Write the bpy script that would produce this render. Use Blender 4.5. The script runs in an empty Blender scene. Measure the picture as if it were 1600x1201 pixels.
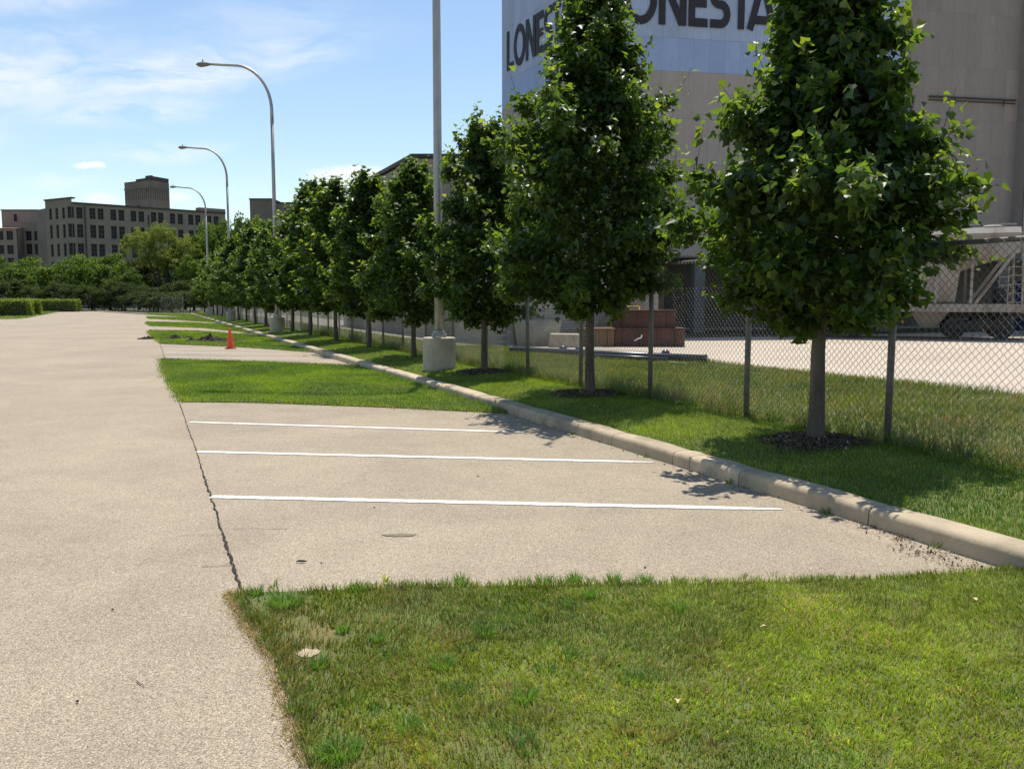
import bpy, math, random
import numpy as np
from mathutils import Vector, Matrix

random.seed(7)
rng = np.random.default_rng(11)
R = math.radians
sc = bpy.context.scene
col = sc.collection

# ------------------------------------------------------------------ camera
CAM_H, FPX, PITCH = 1.7, 1340.0, R(5.6)          # focal length in pixels of a 1600 px wide frame
cam_d = bpy.data.cameras.new('camera')
cam = bpy.data.objects.new('camera', cam_d)
col.objects.link(cam)
cam_d.sensor_width = 36.0
cam_d.lens = FPX / 1600 * 36.0
cam_d.clip_start = 0.05
cam_d.clip_end = 5000
cam.location = (0, 0, CAM_H)
cam.rotation_euler = (math.pi / 2 - PITCH, 0, 0)
sc.camera = cam

# ------------------------------------------------------------------ sky and sun
SUN_EL, SUN_AZ = R(72.0), R(4.0)                # azimuth from +Y (straight ahead) towards +X
world = bpy.data.worlds.new('World')
sc.world = world
world.use_nodes = True
wn, wl = world.node_tree.nodes, world.node_tree.links
wn.clear()
w_out = wn.new('ShaderNodeOutputWorld')
w_bg = wn.new('ShaderNodeBackground')
w_bg.inputs['Strength'].default_value = 0.132
sky = wn.new('ShaderNodeTexSky')
sky.sky_type = 'NISHITA'
sky.sun_disc = False
sky.sun_elevation = SUN_EL
sky.sun_rotation = SUN_AZ
sky.altitude = 200
sky.air_density = 1.15
sky.dust_density = 0.15
sky.ozone_density = 1.0


def wnode(t, **kw):
    n = wn.new(t)
    for k, v in kw.items():
        setattr(n, k, v)
    return n


def wmath(op, a, b=None, c=None, clamp=False):
    n = wnode('ShaderNodeMath', operation=op, use_clamp=clamp)
    for i, v in enumerate((a, b, c)):
        if v is None:
            continue
        if isinstance(v, (int, float)):
            n.inputs[i].default_value = v
        else:
            wl.new(v, n.inputs[i])
    return n.outputs[0]


tc = wnode('ShaderNodeTexCoord')
sep = wnode('ShaderNodeSeparateXYZ')
wl.new(tc.outputs['Generated'], sep.inputs[0])
zc = wmath('MAXIMUM', sep.outputs['Z'], 0.0)
zz = wmath('ADD', zc, 0.10)
px_ = wmath('DIVIDE', sep.outputs['X'], zz)
py_ = wmath('DIVIDE', sep.outputs['Y'], zz)
comb = wnode('ShaderNodeCombineXYZ')
wl.new(px_, comb.inputs[0])
wl.new(py_, comb.inputs[1])


def wnoise(vec, scale, detail, rough, dist, sx, sy, rot, loc=(0, 0, 0)):
    m = wnode('ShaderNodeMapping')
    m.inputs['Scale'].default_value = (sx, sy, 1)
    m.inputs['Rotation'].default_value = (0, 0, rot)
    m.inputs['Location'].default_value = loc
    wl.new(vec, m.inputs['Vector'])
    n = wnode('ShaderNodeTexNoise')
    n.inputs['Scale'].default_value = scale
    n.inputs['Detail'].default_value = detail
    n.inputs['Roughness'].default_value = rough
    n.inputs['Distortion'].default_value = dist
    wl.new(m.outputs[0], n.inputs['Vector'])
    return n.outputs['Fac']


# thin cirrus streaks drawn out along one wind direction, plus a few puffs low down
cir = wnoise(comb.outputs[0], 0.75, 9, 0.62, 0.35, 0.42, 1.5, R(-12), (3.72, 0.35, 0))
big = wnoise(comb.outputs[0], 0.42, 3, 0.5, 0.0, 0.8, 1.0, R(-12), (1.9, 5.2, 0))
cr = wmath('SUBTRACT', cir, 0.50)
cr = wmath('MULTIPLY', cr, 3.4, clamp=True)
br = wmath('SUBTRACT', big, 0.40)
br = wmath('MULTIPLY', br, 4.5, clamp=True)
cloud = wmath('MULTIPLY', cr, br)
# direction coordinates: tangent of the azimuth and of the height
yy = wmath('MAXIMUM', sep.outputs['Y'], 0.02)
du = wmath('DIVIDE', sep.outputs['X'], yy)
dv_ = wmath('DIVIDE', sep.outputs['Z'], yy)
cuv = wnode('ShaderNodeCombineXYZ')
wl.new(du, cuv.inputs[0])
wl.new(dv_, cuv.inputs[1])
wob = wnode('ShaderNodeTexNoise')
wob.inputs['Scale'].default_value = 9.0
wob.inputs['Detail'].default_value = 6.0
wob.inputs['Roughness'].default_value = 0.6
wl.new(cuv.outputs[0], wob.inputs['Vector'])
wsub = wnode('ShaderNodeVectorMath', operation='SUBTRACT')
wl.new(wob.outputs['Color'], wsub.inputs[0])
wsub.inputs[1].default_value = (0.5, 0.5, 0.5)
wsc = wnode('ShaderNodeVectorMath', operation='MULTIPLY')
wl.new(wsub.outputs[0], wsc.inputs[0])
wsc.inputs[1].default_value = (0.10, 0.035, 0)
wadd = wnode('ShaderNodeVectorMath', operation='ADD')
wl.new(cuv.outputs[0], wadd.inputs[0])
wl.new(wsc.outputs[0], wadd.inputs[1])


def cloud_at(u, v, hu, hv, rot, dens, soft=1.0):
    m = wnode('ShaderNodeMapping', vector_type='TEXTURE')
    m.inputs['Location'].default_value = (u, v, 0)
    m.inputs['Rotation'].default_value = (0, 0, rot)
    m.inputs['Scale'].default_value = (hu, hv, 1)
    wl.new(wadd.outputs[0], m.inputs['Vector'])
    ln = wnode('ShaderNodeVectorMath', operation='LENGTH')
    wl.new(m.outputs[0], ln.inputs[0])
    mr = wnode('ShaderNodeMapRange', interpolation_type='SMOOTHSTEP')
    mr.inputs['From Min'].default_value = 1.0
    mr.inputs['From Max'].default_value = 1.0 - soft
    mr.inputs['To Min'].default_value = 0.0
    mr.inputs['To Max'].default_value = dens
    wl.new(ln.outputs['Value'], mr.inputs['Value'])
    return mr.outputs[0]


front = wmath('GREATER_THAN', sep.outputs['Y'], 0.05)
wisp = wnoise(wadd.outputs[0], 6.5, 8, 0.62, 0.5, 1.0, 4.2, R(-10), (0.2, 0.4, 0))
wispf = wmath('MULTIPLY', wmath('SUBTRACT', wisp, 0.36), 4.2, clamp=True)
cirrus = None
for a in ((-0.36, 0.262, 0.30, 0.042, R(9), 0.95), (-0.56, 0.255, 0.22, 0.085, R(4), 0.75), (-0.44, 0.215, 0.16, 0.030, R(3), 0.85), (-0.53, 0.345, 0.15, 0.045, R(8), 0.6), (-0.41, 0.170, 0.13, 0.018, R(2), 0.8), (-0.62, 0.195, 0.10, 0.03, R(2), 0.6), (-0.30, 0.30, 0.2, 0.05, R(8), 0.35), (0.25, 0.40, 0.35, 0.05, R(6), 0.5)):
    c = cloud_at(*a)
    cirrus = c if cirrus is None else wmath('MAXIMUM', cirrus, c)
cirrus = wmath('MULTIPLY', cirrus, wispf)
puff = None
for a in ((-0.190, 0.139, 0.055, 0.016, 0, 1.0, 0.6), (-0.487, 0.153, 0.016, 0.0055, 0, 0.95, 0.6), (-0.466, 0.116, 0.024, 0.010, 0, 0.8, 0.8), (-0.383, 0.120, 0.026, 0.008, 0, 0.75, 0.8), (-0.52, 0.135, 0.06, 0.012, 0, 0.35, 0.9), (-0.405, 0.118, 0.012, 0.006, 0, 0.6, 0.8), (0.55, 0.15, 0.08, 0.02, 0, 0.9, 0.7), (-0.85, 0.14, 0.06, 0.018, 0, 0.9, 0.7)):
    c = cloud_at(*a)
    puff = c if puff is None else wmath('MAXIMUM', puff, c)
seen = wmath('MULTIPLY', wmath('MAXIMUM', cirrus, puff), front)
cover = wmath('MAXIMUM', wmath('MULTIPLY', wmath('MULTIPLY', cloud, 0.5), wmath('SUBTRACT', 1.0, front)), wmath('MULTIPLY', seen, 0.9), clamp=True)
mixc = wnode('ShaderNodeMix', data_type='RGBA')
wl.new(cover, mixc.inputs[0])
wl.new(sky.outputs[0], mixc.inputs[6])
mixc.inputs[7].default_value = (6.6, 6.75, 6.9, 1)
wl.new(mixc.outputs[2], w_bg.inputs['Color'])
wl.new(w_bg.outputs[0], w_out.inputs[0])

sun_d = bpy.data.lights.new('sun', 'SUN')
sun_d.energy = 5.0
sun_d.angle = R(0.45)
sun_d.color = (1.0, 0.95, 0.87)
sun = bpy.data.objects.new('sun', sun_d)
col.objects.link(sun)
sdir = Vector((math.sin(SUN_AZ) * math.cos(SUN_EL), math.cos(SUN_AZ) * math.cos(SUN_EL), math.sin(SUN_EL)))
sun.rotation_euler = sdir.to_track_quat('Z', 'Y').to_euler()

sc.view_settings.view_transform = 'Standard'
sc.view_settings.look = 'None'
sc.view_settings.exposure = 0.22
sc.view_settings.gamma = 1.0
sc.view_settings.use_curve_mapping = False
sc.render.engine = 'CYCLES'
sc.cycles.max_bounces = 8
sc.cycles.diffuse_bounces = 4
sc.cycles.transmission_bounces = 6
sc.cycles.glossy_bounces = 3
sc.cycles.use_denoising = True

# ------------------------------------------------------------------ frames of reference
KO = Vector((1.77, 8.52))
AZ = R(-23.05)
KA = Vector((math.sin(AZ), math.cos(AZ)))        # along the kerb, away from the camera
KR = Vector((math.cos(AZ), -math.sin(AZ)))       # across, to the right


def S(s, t, z=0.0):
    v = KO + KA * s + KR * t
    return (v.x, v.y, z)


def S_np(s, t):
    return KO.x + KA.x * s + KR.x * t, KO.y + KA.y * s + KR.y * t


def ST(x, y):
    d = Vector((x, y)) - KO
    return d.dot(KA), d.dot(KR)


def gp(px, py, z=0.0):                            # survey: ground point seen at a photo pixel
    u, v = (px - 800) / FPX, (600.5 - py) / FPX
    d = (u, math.cos(PITCH) + v * math.sin(PITCH), -math.sin(PITCH) + v * math.cos(PITCH))
    t = (z - CAM_H) / d[2]
    return Vector((d[0] * t, d[1] * t, z))


def at(px, py, Y):                                # survey: point at distance Y seen at a photo pixel
    u, v = (px - 800) / FPX, (600.5 - py) / FPX
    d = (u, math.cos(PITCH) + v * math.sin(PITCH), -math.sin(PITCH) + v * math.cos(PITCH))
    t = Y / d[1]
    return Vector((d[0] * t, Y, CAM_H + d[2] * t))


# ------------------------------------------------------------------ helpers
def tag(o, label=None, cat=None, group=None, kind=None):
    if label:
        o['label'] = label
    if cat:
        o['category'] = cat
    if group:
        o['group'] = group
    if kind:
        o['kind'] = kind
    return o


def empty(name, loc=(0, 0, 0), rz=0.0, parent=None):
    o = bpy.data.objects.new(name, None)
    col.objects.link(o)
    o.location = loc
    o.rotation_euler = (0, 0, rz)
    o.empty_display_size = 0.2
    if parent:
        o.parent = parent
    return o


def link_mesh(name, me, mat=None, parent=None, loc=None, rot=None, scale=None):
    o = bpy.data.objects.new(name, me)
    col.objects.link(o)
    if mat and not me.materials:
        me.materials.append(mat)
    if parent:
        o.parent = parent
    if loc is not None:
        o.location = loc
    if rot is not None:
        o.rotation_euler = rot
    if scale is not None:
        o.scale = scale
    return o


def copy_tree(o, parent=None):
    c = o.copy()
    col.objects.link(c)
    c.parent = parent
    for ch in o.children:
        copy_tree(ch, c)
    return c


class MB:
    def __init__(self):
        self.v, self.f = [], []

    def add(self, vs, fs):
        b = len(self.v)
        self.v += [tuple(p) for p in vs]
        self.f += [tuple(i + b for i in q) for q in fs]
        return self

    def box(self, x0, x1, y0, y1, z0, z1, m=None):
        vs = [(x0, y0, z0), (x1, y0, z0), (x1, y1, z0), (x0, y1, z0), (x0, y0, z1), (x1, y0, z1), (x1, y1, z1), (x0, y1, z1)]
        if m is not None:
            vs = [m @ Vector(p) for p in vs]
        return self.add(vs, [(3, 2, 1, 0), (4, 5, 6, 7), (0, 1, 5, 4), (1, 2, 6, 5), (2, 3, 7, 6), (3, 0, 4, 7)])

    def prism(self, poly, z0, z1):
        n = len(poly)
        vs = [(x, y, z0) for x, y in poly] + [(x, y, z1) for x, y in poly]
        return self.add(vs, [tuple(range(n))[::-1], tuple(range(n, 2 * n))] + [(i, (i + 1) % n, n + (i + 1) % n, n + i) for i in range(n)])

    def tube(self, pts, rad, n=8, caps=True):
        pts = [Vector(p) for p in pts]
        if isinstance(rad, (int, float)):
            rad = [rad] * len(pts)
        b = len(self.v)
        prev = None
        for i, p in enumerate(pts):
            d = (pts[min(i + 1, len(pts) - 1)] - pts[max(i - 1, 0)]).normalized()
            if prev is None:
                ref = Vector((0, 0, 1)) if abs(d.z) < 0.9 else Vector((1, 0, 0))
                u = d.cross(ref).normalized()
            else:
                u = (prev - d * prev.dot(d)).normalized()
            prev = u
            w = d.cross(u)
            for k in range(n):
                a = 2 * math.pi * k / n
                self.v.append(tuple(p + (u * math.cos(a) + w * math.sin(a)) * rad[i]))
        for i in range(len(pts) - 1):
            for k in range(n):
                self.f.append((b + i * n + k, b + i * n + (k + 1) % n, b + (i + 1) * n + (k + 1) % n, b + (i + 1) * n + k))
        if caps:
            self.f.append(tuple(b + k for k in range(n))[::-1])
            e = b + (len(pts) - 1) * n
            self.f.append(tuple(e + k for k in range(n)))
        return self

    def lathe(self, prof, n=16, c=(0, 0, 0)):
        b = len(self.v)
        for r_, z in prof:
            for k in range(n):
                a = 2 * math.pi * k / n
                self.v.append((c[0] + r_ * math.cos(a), c[1] + r_ * math.sin(a), c[2] + z))
        for i in range(len(prof) - 1):
            for k in range(n):
                self.f.append((b + i * n + k, b + i * n + (k + 1) % n, b + (i + 1) * n + (k + 1) % n, b + (i + 1) * n + k))
        self.f.append(tuple(b + k for k in range(n))[::-1])
        e = b + (len(prof) - 1) * n
        self.f.append(tuple(e + k for k in range(n)))
        return self

    def mesh(self, name, mat=None, smooth=False):
        me = bpy.data.meshes.new(name)
        me.from_pydata(self.v, [], self.f)
        if mat:
            me.materials.append(mat)
        if smooth:
            me.polygons.foreach_set('use_smooth', [True] * len(me.polygons))
        me.update()
        return me

    def build(self, name, mat, parent=None, smooth=False, bevel=0.0, loc=None, rot=None):
        o = link_mesh(name, self.mesh(name, mat, smooth), None, parent, loc, rot)
        if bevel:
            md = o.modifiers.new('bevel', 'BEVEL')
            md.width = bevel
            md.segments = 2
            md.limit_method = 'ANGLE'
        return o


# ------------------------------------------------------------------ materials
def material(name):
    m = bpy.data.materials.new(name)
    m.use_nodes = True
    nt = m.node_tree
    b = nt.nodes['Principled BSDF']
    return m, nt.nodes, nt.links, b


def ramp(nodes, links, fac, stops, interp='LINEAR'):
    r = nodes.new('ShaderNodeValToRGB')
    r.color_ramp.interpolation = interp
    el = r.color_ramp.elements
    while len(el) < len(stops):
        el.new(0.5)
    for e, (p, c) in zip(el, stops):
        e.position = p
        e.color = (*c, 1) if len(c) == 3 else c
    links.new(fac, r.inputs[0])
    return r.outputs[0]


def tex_noise(nodes, links, vec, scale, detail=4, rough=0.55, dist=0.0, stretch=None):
    if stretch:
        mp = nodes.new('ShaderNodeMapping')
        mp.inputs['Scale'].default_value = stretch
        links.new(vec, mp.inputs[0])
        vec = mp.outputs[0]
    n = nodes.new('ShaderNodeTexNoise')
    n.inputs['Scale'].default_value = scale
    n.inputs['Detail'].default_value = detail
    n.inputs['Roughness'].default_value = rough
    n.inputs['Distortion'].default_value = dist
    links.new(vec, n.inputs['Vector'])
    return n.outputs['Fac']


def mixcol(nodes, links, fac, a, b, mode='MIX'):
    n = nodes.new('ShaderNodeMix')
    n.data_type = 'RGBA'
    n.blend_type = mode
    for i, v in ((0, fac), (6, a), (7, b)):
        if isinstance(v, (int, float)):
            n.inputs[i].default_value = v
        elif isinstance(v, tuple):
            n.inputs[i].default_value = (*v, 1) if len(v) == 3 else v
        else:
            links.new(v, n.inputs[i])
    return n.outputs[2]


def bump(nodes, links, h, bsdf, strength, distance):
    n = nodes.new('ShaderNodeBump')
    n.inputs['Strength'].default_value = strength
    n.inputs['Distance'].default_value = distance
    links.new(h, n.inputs['Height'])
    links.new(n.outputs[0], bsdf.inputs['Normal'])


def coords(nodes, kind='Object'):
    return nodes.new('ShaderNodeTexCoord').outputs[kind]


def mat_plain(name, c, rough=0.7, var=0.25, scale=3.0, metal=0.0, bumps=0.0, fine=40.0, spec=None, dirt=None, stretch=None, kind='Object', each=0.0):
    m, N, L, b = material(name)
    co = coords(N, kind)
    oi = N.new('ShaderNodeObjectInfo')
    if each:
        sh = N.new('ShaderNodeVectorMath')
        sh.operation = 'ADD'
        vm = N.new('ShaderNodeVectorMath')
        vm.operation = 'SCALE'
        vm.inputs[0].default_value = (17.0, 31.0, 23.0)
        L.new(oi.outputs['Random'], vm.inputs['Scale'])
        L.new(co, sh.inputs[0])
        L.new(vm.outputs[0], sh.inputs[1])
        co = sh.outputs[0]
    n1 = tex_noise(N, L, co, scale, 6, 0.6, 0.3, stretch)
    n2 = tex_noise(N, L, co, fine, 3, 0.6)
    lo = tuple(x * (1 - var) for x in c)
    hi = tuple(min(1, x * (1 + var)) for x in c)
    base = ramp(N, L, n1, [(0.3, lo), (0.7, hi)])
    f2 = ramp(N, L, n2, [(0.3, (1 - var * 0.6,) * 3), (0.7, (1 + var * 0.3,) * 3)])
    base = mixcol(N, L, 1.0, base, f2, 'MULTIPLY')
    if dirt:
        n3 = tex_noise(N, L, co, scale * 0.6, 7, 0.65, 0.8, stretch)
        k = ramp(N, L, n3, [(0.50, (0, 0, 0)), (0.68, (1, 1, 1))])
        base = mixcol(N, L, k, base, dirt)
    if each:
        base = mixcol(N, L, 1.0, base, ramp(N, L, oi.outputs['Random'], [(0.0, (1 - each,) * 3), (1.0, (1 + each,) * 3)]), 'MULTIPLY')
    L.new(base, b.inputs['Base Color'])
    b.inputs['Roughness'].default_value = rough
    b.inputs['Metallic'].default_value = metal
    if spec is not None:
        b.inputs['Specular IOR Level'].default_value = spec
    if bumps:
        bump(N, L, n2, b, 0.6, bumps)
    return m


def mat_asphalt(name, tint, stain):
    m, N, L, b = material(name)
    co = coords(N)
    vo = N.new('ShaderNodeTexVoronoi')
    vo.inputs['Scale'].default_value = 185
    L.new(co, vo.inputs['Vector'])
    vo2 = N.new('ShaderNodeTexVoronoi')
    vo2.inputs['Scale'].default_value = 62
    L.new(co, vo2.inputs['Vector'])
    sep2 = N.new('ShaderNodeSeparateColor')
    L.new(vo2.outputs['Color'], sep2.inputs[0])
    sepc = N.new('ShaderNodeSeparateColor')
    L.new(vo.outputs['Color'], sepc.inputs[0])
    chip = ramp(N, L, sepc.outputs[0], [(0.0, tuple(x * 0.50 for x in tint)), (0.25, tuple(x * 0.78 for x in tint)), (0.6, tint), (0.88, tuple(x * 1.22 for x in tint)), (1.0, tuple(min(1, x * 1.62) for x in tint))])
    dist = ramp(N, L, vo.outputs['Distance'], [(0.35, (1, 1, 1)), (0.75, (0.52, 0.50, 0.47))])
    c = mixcol(N, L, 0.8, chip, dist, 'MULTIPLY')
    pit = ramp(N, L, vo2.outputs['Distance'], [(0.10, (1, 1, 1)), (0.22, (0, 0, 0))])
    few = ramp(N, L, sep2.outputs[1], [(0.72, (0, 0, 0)), (0.76, (1, 1, 1))])
    c = mixcol(N, L, mixcol(N, L, 1.0, pit, few, 'MULTIPLY'), c, tuple(x * 0.30 for x in tint))
    n1 = tex_noise(N, L, co, 0.35, 6, 0.62, 0.6)
    c = mixcol(N, L, 1.0, c, ramp(N, L, n1, [(0.3, stain), (0.62, (1.06, 1.05, 1.04))]), 'MULTIPLY')
    n2 = tex_noise(N, L, co, 2.2, 7, 0.66, 0.5)
    c = mixcol(N, L, 1.0, c, ramp(N, L, n2, [(0.28, (0.91, 0.905, 0.90)), (0.6, (1.02, 1.02, 1.02))]), 'MULTIPLY')
    n3 = tex_noise(N, L, co, 26, 3, 0.6)
    c = mixcol(N, L, 1.0, c, ramp(N, L, n3, [(0.3, (0.93, 0.93, 0.93)), (0.65, (1.03, 1.03, 1.03))]), 'MULTIPLY')
    # oil spots, sparse
    n4 = tex_noise(N, L, co, 0.9, 4, 0.5, 0.2)
    c = mixcol(N, L, ramp(N, L, n4, [(0.70, (0, 0, 0)), (0.78, (0.45,) * 3)]), c, tuple(x * 0.55 for x in tint))
    L.new(c, b.inputs['Base Color'])
    b.inputs['Roughness'].default_value = 0.85
    b.inputs['Specular IOR Level'].default_value = 0.25
    bump(N, L, vo.outputs['Distance'], b, 0.55, -0.004)
    return m


def mat_attr_leaf(name, trans_c, trans=0.4, rough=0.42, spec=0.5):
    """leaf or blade: each piece carries its own colour in the attribute 'tone'"""
    m, N, L, b = material(name)
    a = N.new('ShaderNodeAttribute')
    a.attribute_name = 'tone'
    L.new(a.outputs['Color'], b.inputs['Base Color'])
    b.inputs['Roughness'].default_value = rough
    b.inputs['Specular IOR Level'].default_value = spec
    tr = N.new('ShaderNodeBsdfTranslucent')
    L.new(mixcol(N, L, 1.0, a.outputs['Color'], trans_c, 'MULTIPLY'), tr.inputs['Color'])
    mx = N.new('ShaderNodeMixShader')
    mx.inputs[0].default_value = trans
    L.new(b.outputs[0], mx.inputs[1])
    L.new(tr.outputs[0], mx.inputs[2])
    L.new(mx.outputs[0], N['Material Output'].inputs['Surface'])
    return m


M = {}
M['road'] = mat_asphalt('worn_asphalt', (0.432, 0.360, 0.264), (0.84, 0.835, 0.83))
M['bay'] = mat_asphalt('bay_asphalt', (0.428, 0.357, 0.262), (0.83, 0.83, 0.83))
M['crack'] = mat_plain('crack_soil', (0.022, 0.018, 0.013), 0.95, 0.5, 12)
M['paint'] = None
M['bare'] = mat_plain('bare_pale_soil', (0.36, 0.29, 0.19), 0.95, 0.3, 20, bumps=0.006, fine=90, dirt=(0.17, 0.12, 0.07))
M['stain'] = mat_plain('oil_stain', (0.17, 0.145, 0.10), 0.8, 0.3, 40, fine=120)
M['kerb'] = mat_plain('kerb_concrete', (0.40, 0.325, 0.225), 0.85, 0.22, 2.5, bumps=0.003, fine=70, dirt=(0.24, 0.20, 0.15))
M['yard'] = mat_plain('yard_concrete', (0.47, 0.39, 0.30), 0.85, 0.12, 0.35, fine=9, dirt=(0.40, 0.33, 0.25))
M['gravel'] = mat_plain('pale_gravel', (0.36, 0.31, 0.24), 0.95, 0.25, 0.8, bumps=0.02, fine=25)
M['turf'] = mat_plain('turf_soil', (0.105, 0.13, 0.03), 0.95, 0.35, 1.2, bumps=0.01, fine=60, dirt=(0.16, 0.13, 0.045))
M['turf_dry'] = mat_plain('meadow_soil', (0.12, 0.12, 0.04), 0.95, 0.3, 0.9, bumps=0.01, fine=40, dirt=(0.17, 0.14, 0.065))
M['soil'] = mat_plain('dark_soil', (0.036, 0.025, 0.017), 0.95, 0.4, 8, bumps=0.01, fine=60)
M['far_ground'] = mat_plain('far_ground', (0.10, 0.105, 0.05), 0.95, 0.3, 0.05, fine=1.0)
M['galv'] = mat_plain('galvanised_steel', (0.33, 0.33, 0.32), 0.5, 0.2, 6, metal=0.55, fine=60)
M['fence_post'] = mat_plain('fence_post_steel', (0.16, 0.15, 0.135), 0.6, 0.25, 5, metal=0.3, fine=50)
M['wire'] = mat_plain('fence_wire', (0.24, 0.235, 0.22), 0.5, 0.2, 6, metal=0.5, fine=30)
M['alum'] = mat_plain('pole_aluminium', (0.36, 0.35, 0.335), 0.45, 0.12, 3, metal=0.35, fine=40)
M['lamp_body'] = mat_plain('lamp_body', (0.16, 0.155, 0.15), 0.5, 0.2, 6)
M['base_conc'] = mat_plain('base_concrete', (0.40, 0.365, 0.285), 0.9, 0.14, 3, bumps=0.003, fine=30, dirt=(0.30, 0.27, 0.20))
M['bark'] = mat_plain('bark', (0.105, 0.086, 0.066), 0.9, 0.35, 9, bumps=0.006, fine=35, stretch=(1, 1, 0.25))
M['bark_dark'] = mat_plain('bark_dark', (0.05, 0.042, 0.034), 0.9, 0.3, 2)
M['leaf'] = mat_attr_leaf('tree_leaf', (5.0, 4.6, 1.9), 0.46, 0.40, 0.42)
M['bush_leaf'] = mat_attr_leaf('bush_leaf', (2.4, 2.4, 1.0), 0.35, 0.6, 0.15)
M['grass'] = mat_attr_leaf('grass_blade', (1.5, 1.7, 0.8), 0.35, 0.5, 0.35)
M['mulch'] = mat_attr_leaf('mulch_chip', (1, 1, 1), 0.0, 0.9, 0.2)
M['cone'] = mat_plain('cone_plastic', (0.80, 0.085, 0.025), 0.5, 0.12, 6, fine=30)
M['cone_base'] = mat_plain('cone_base_rubber', (0.30, 0.05, 0.02), 0.7, 0.2, 6)
M['silo_grey'] = mat_plain(each=0.035, name='silo_sheet_grey', c=(0.385, 0.335, 0.295), rough=0.6, var=0.10, scale=0.35, fine=5, dirt=(0.375, 0.31, 0.26), stretch=(1, 1, 0.3), kind='Object')
M['silo_tan'] = mat_plain(each=0.035, name='silo_sheet_tan', c=(0.285, 0.248, 0.22), rough=0.6, var=0.12, scale=0.35, fine=5, dirt=(0.27, 0.228, 0.198), stretch=(1, 1, 0.3))
M['silo_blue'] = mat_plain(each=0.035, name='silo_sheet_blue', c=(0.335, 0.43, 0.63), rough=0.6, var=0.08, scale=0.35, fine=5)
M['silo_pale'] = mat_plain(each=0.035, name='silo_sheet_pale_blue', c=(0.385, 0.455, 0.60), rough=0.6, var=0.12, scale=0.35, fine=5, dirt=(0.43, 0.49, 0.61), stretch=(1, 1, 0.3))
M['silo_core'] = mat_plain('silo_core', (0.24, 0.21, 0.185), 0.9, 0.2, 1)
M['letter'] = mat_plain('sign_black', (0.022, 0.020, 0.026), 0.7, 0.3, 1)
M['dark_conc'] = mat_plain('dark_concrete', (0.16, 0.155, 0.15), 0.9, 0.25, 0.8, bumps=0.01, fine=12)
M['block'] = mat_plain('tan_block', (0.30, 0.255, 0.20), 0.9, 0.2, 1.4, bumps=0.01, fine=18)
M['mortar'] = mat_plain('mortar', (0.20, 0.175, 0.145), 0.95, 0.2, 3)
M['roof_edge'] = mat_plain('roof_edge', (0.05, 0.045, 0.04), 0.7, 0.2, 3)
M['rust'] = mat_plain('rusty_red_steel', (0.105, 0.044, 0.034), 0.8, 0.25, 1.5, fine=14, dirt=(0.075, 0.042, 0.032))
M['rust_brown'] = mat_plain('rusty_brown_steel', (0.20, 0.115, 0.065), 0.8, 0.25, 1.5, fine=14)
M['rubble'] = mat_plain('broken_concrete', (0.42, 0.36, 0.26), 0.95, 0.22, 1.6, bumps=0.03, fine=9, dirt=(0.20, 0.125, 0.07))
M['black_pipe'] = mat_plain('black_pipe', (0.03, 0.032, 0.038), 0.32, 0.2, 3, spec=0.6)
M['plank'] = mat_plain('grey_plank', (0.36, 0.33, 0.29), 0.85, 0.2, 4)
M['blue_paint'] = mat_plain('blue_paint', (0.035, 0.10, 0.42), 0.45, 0.2, 2)
M['navy'] = mat_plain('navy_paint', (0.02, 0.035, 0.10), 0.5, 0.2, 2)
M['yellow'] = mat_plain('yellow_paint', (0.62, 0.40, 0.04), 0.55, 0.2, 5)
M['white'] = mat_plain('white_plastic', (0.78, 0.77, 0.74), 0.5, 0.06, 5)
M['hopper'] = mat_plain('hopper_grey', (0.30, 0.272, 0.23), 0.7, 0.18, 0.9, fine=9, dirt=(0.19, 0.145, 0.11), stretch=(1, 1, 0.35))
M['hopper_dark'] = mat_plain('hopper_underframe', (0.035, 0.032, 0.03), 0.8, 0.3, 2)
M['rail'] = mat_plain('rail_steel', (0.12, 0.09, 0.07), 0.6, 0.3, 4, metal=0.3)
M['fact'] = mat_plain('factory_brick', (0.225, 0.19, 0.147), 0.95, 0.16, 0.12, fine=1.4, dirt=(0.20, 0.172, 0.138))
M['fact_red'] = mat_plain('factory_brick_red', (0.27, 0.215, 0.178), 0.95, 0.15, 0.15, fine=1.4, dirt=(0.24, 0.185, 0.15))
M['fact_dark'] = mat_plain('factory_brick_dark', (0.19, 0.162, 0.13), 0.95, 0.2, 0.15, fine=1.5)
M['pane'] = mat_plain('dark_window_glass', (0.012, 0.013, 0.016), 0.3, 0.3, 0.4, spec=0.2)
M['wframe'] = mat_plain('window_frame', (0.06, 0.055, 0.05), 0.6, 0.2, 2)
M['roof_red'] = mat_plain('red_tile', (0.27, 0.10, 0.06), 0.8, 0.2, 0.6, fine=4)


def mat_paint():
    m, N, L, b = material('line_paint')
    co = coords(N)
    n = tex_noise(N, L, co, 30, 5, 0.7)
    n2 = tex_noise(N, L, co, 2.0, 3, 0.6)
    c = mixcol(N, L, ramp(N, L, n, [(0.37, (1, 1, 1)), (0.50, (0, 0, 0))]), (0.74, 0.73, 0.70), (0.48, 0.42, 0.34))
    c = mixcol(N, L, ramp(N, L, n2, [(0.60, (0, 0, 0)), (0.78, (0.5,) * 3)]), c, (0.55, 0.49, 0.41))
    L.new(c, b.inputs['Base Color'])
    b.inputs['Roughness'].default_value = 0.75
    return m


M['paint'] = mat_paint()


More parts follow.
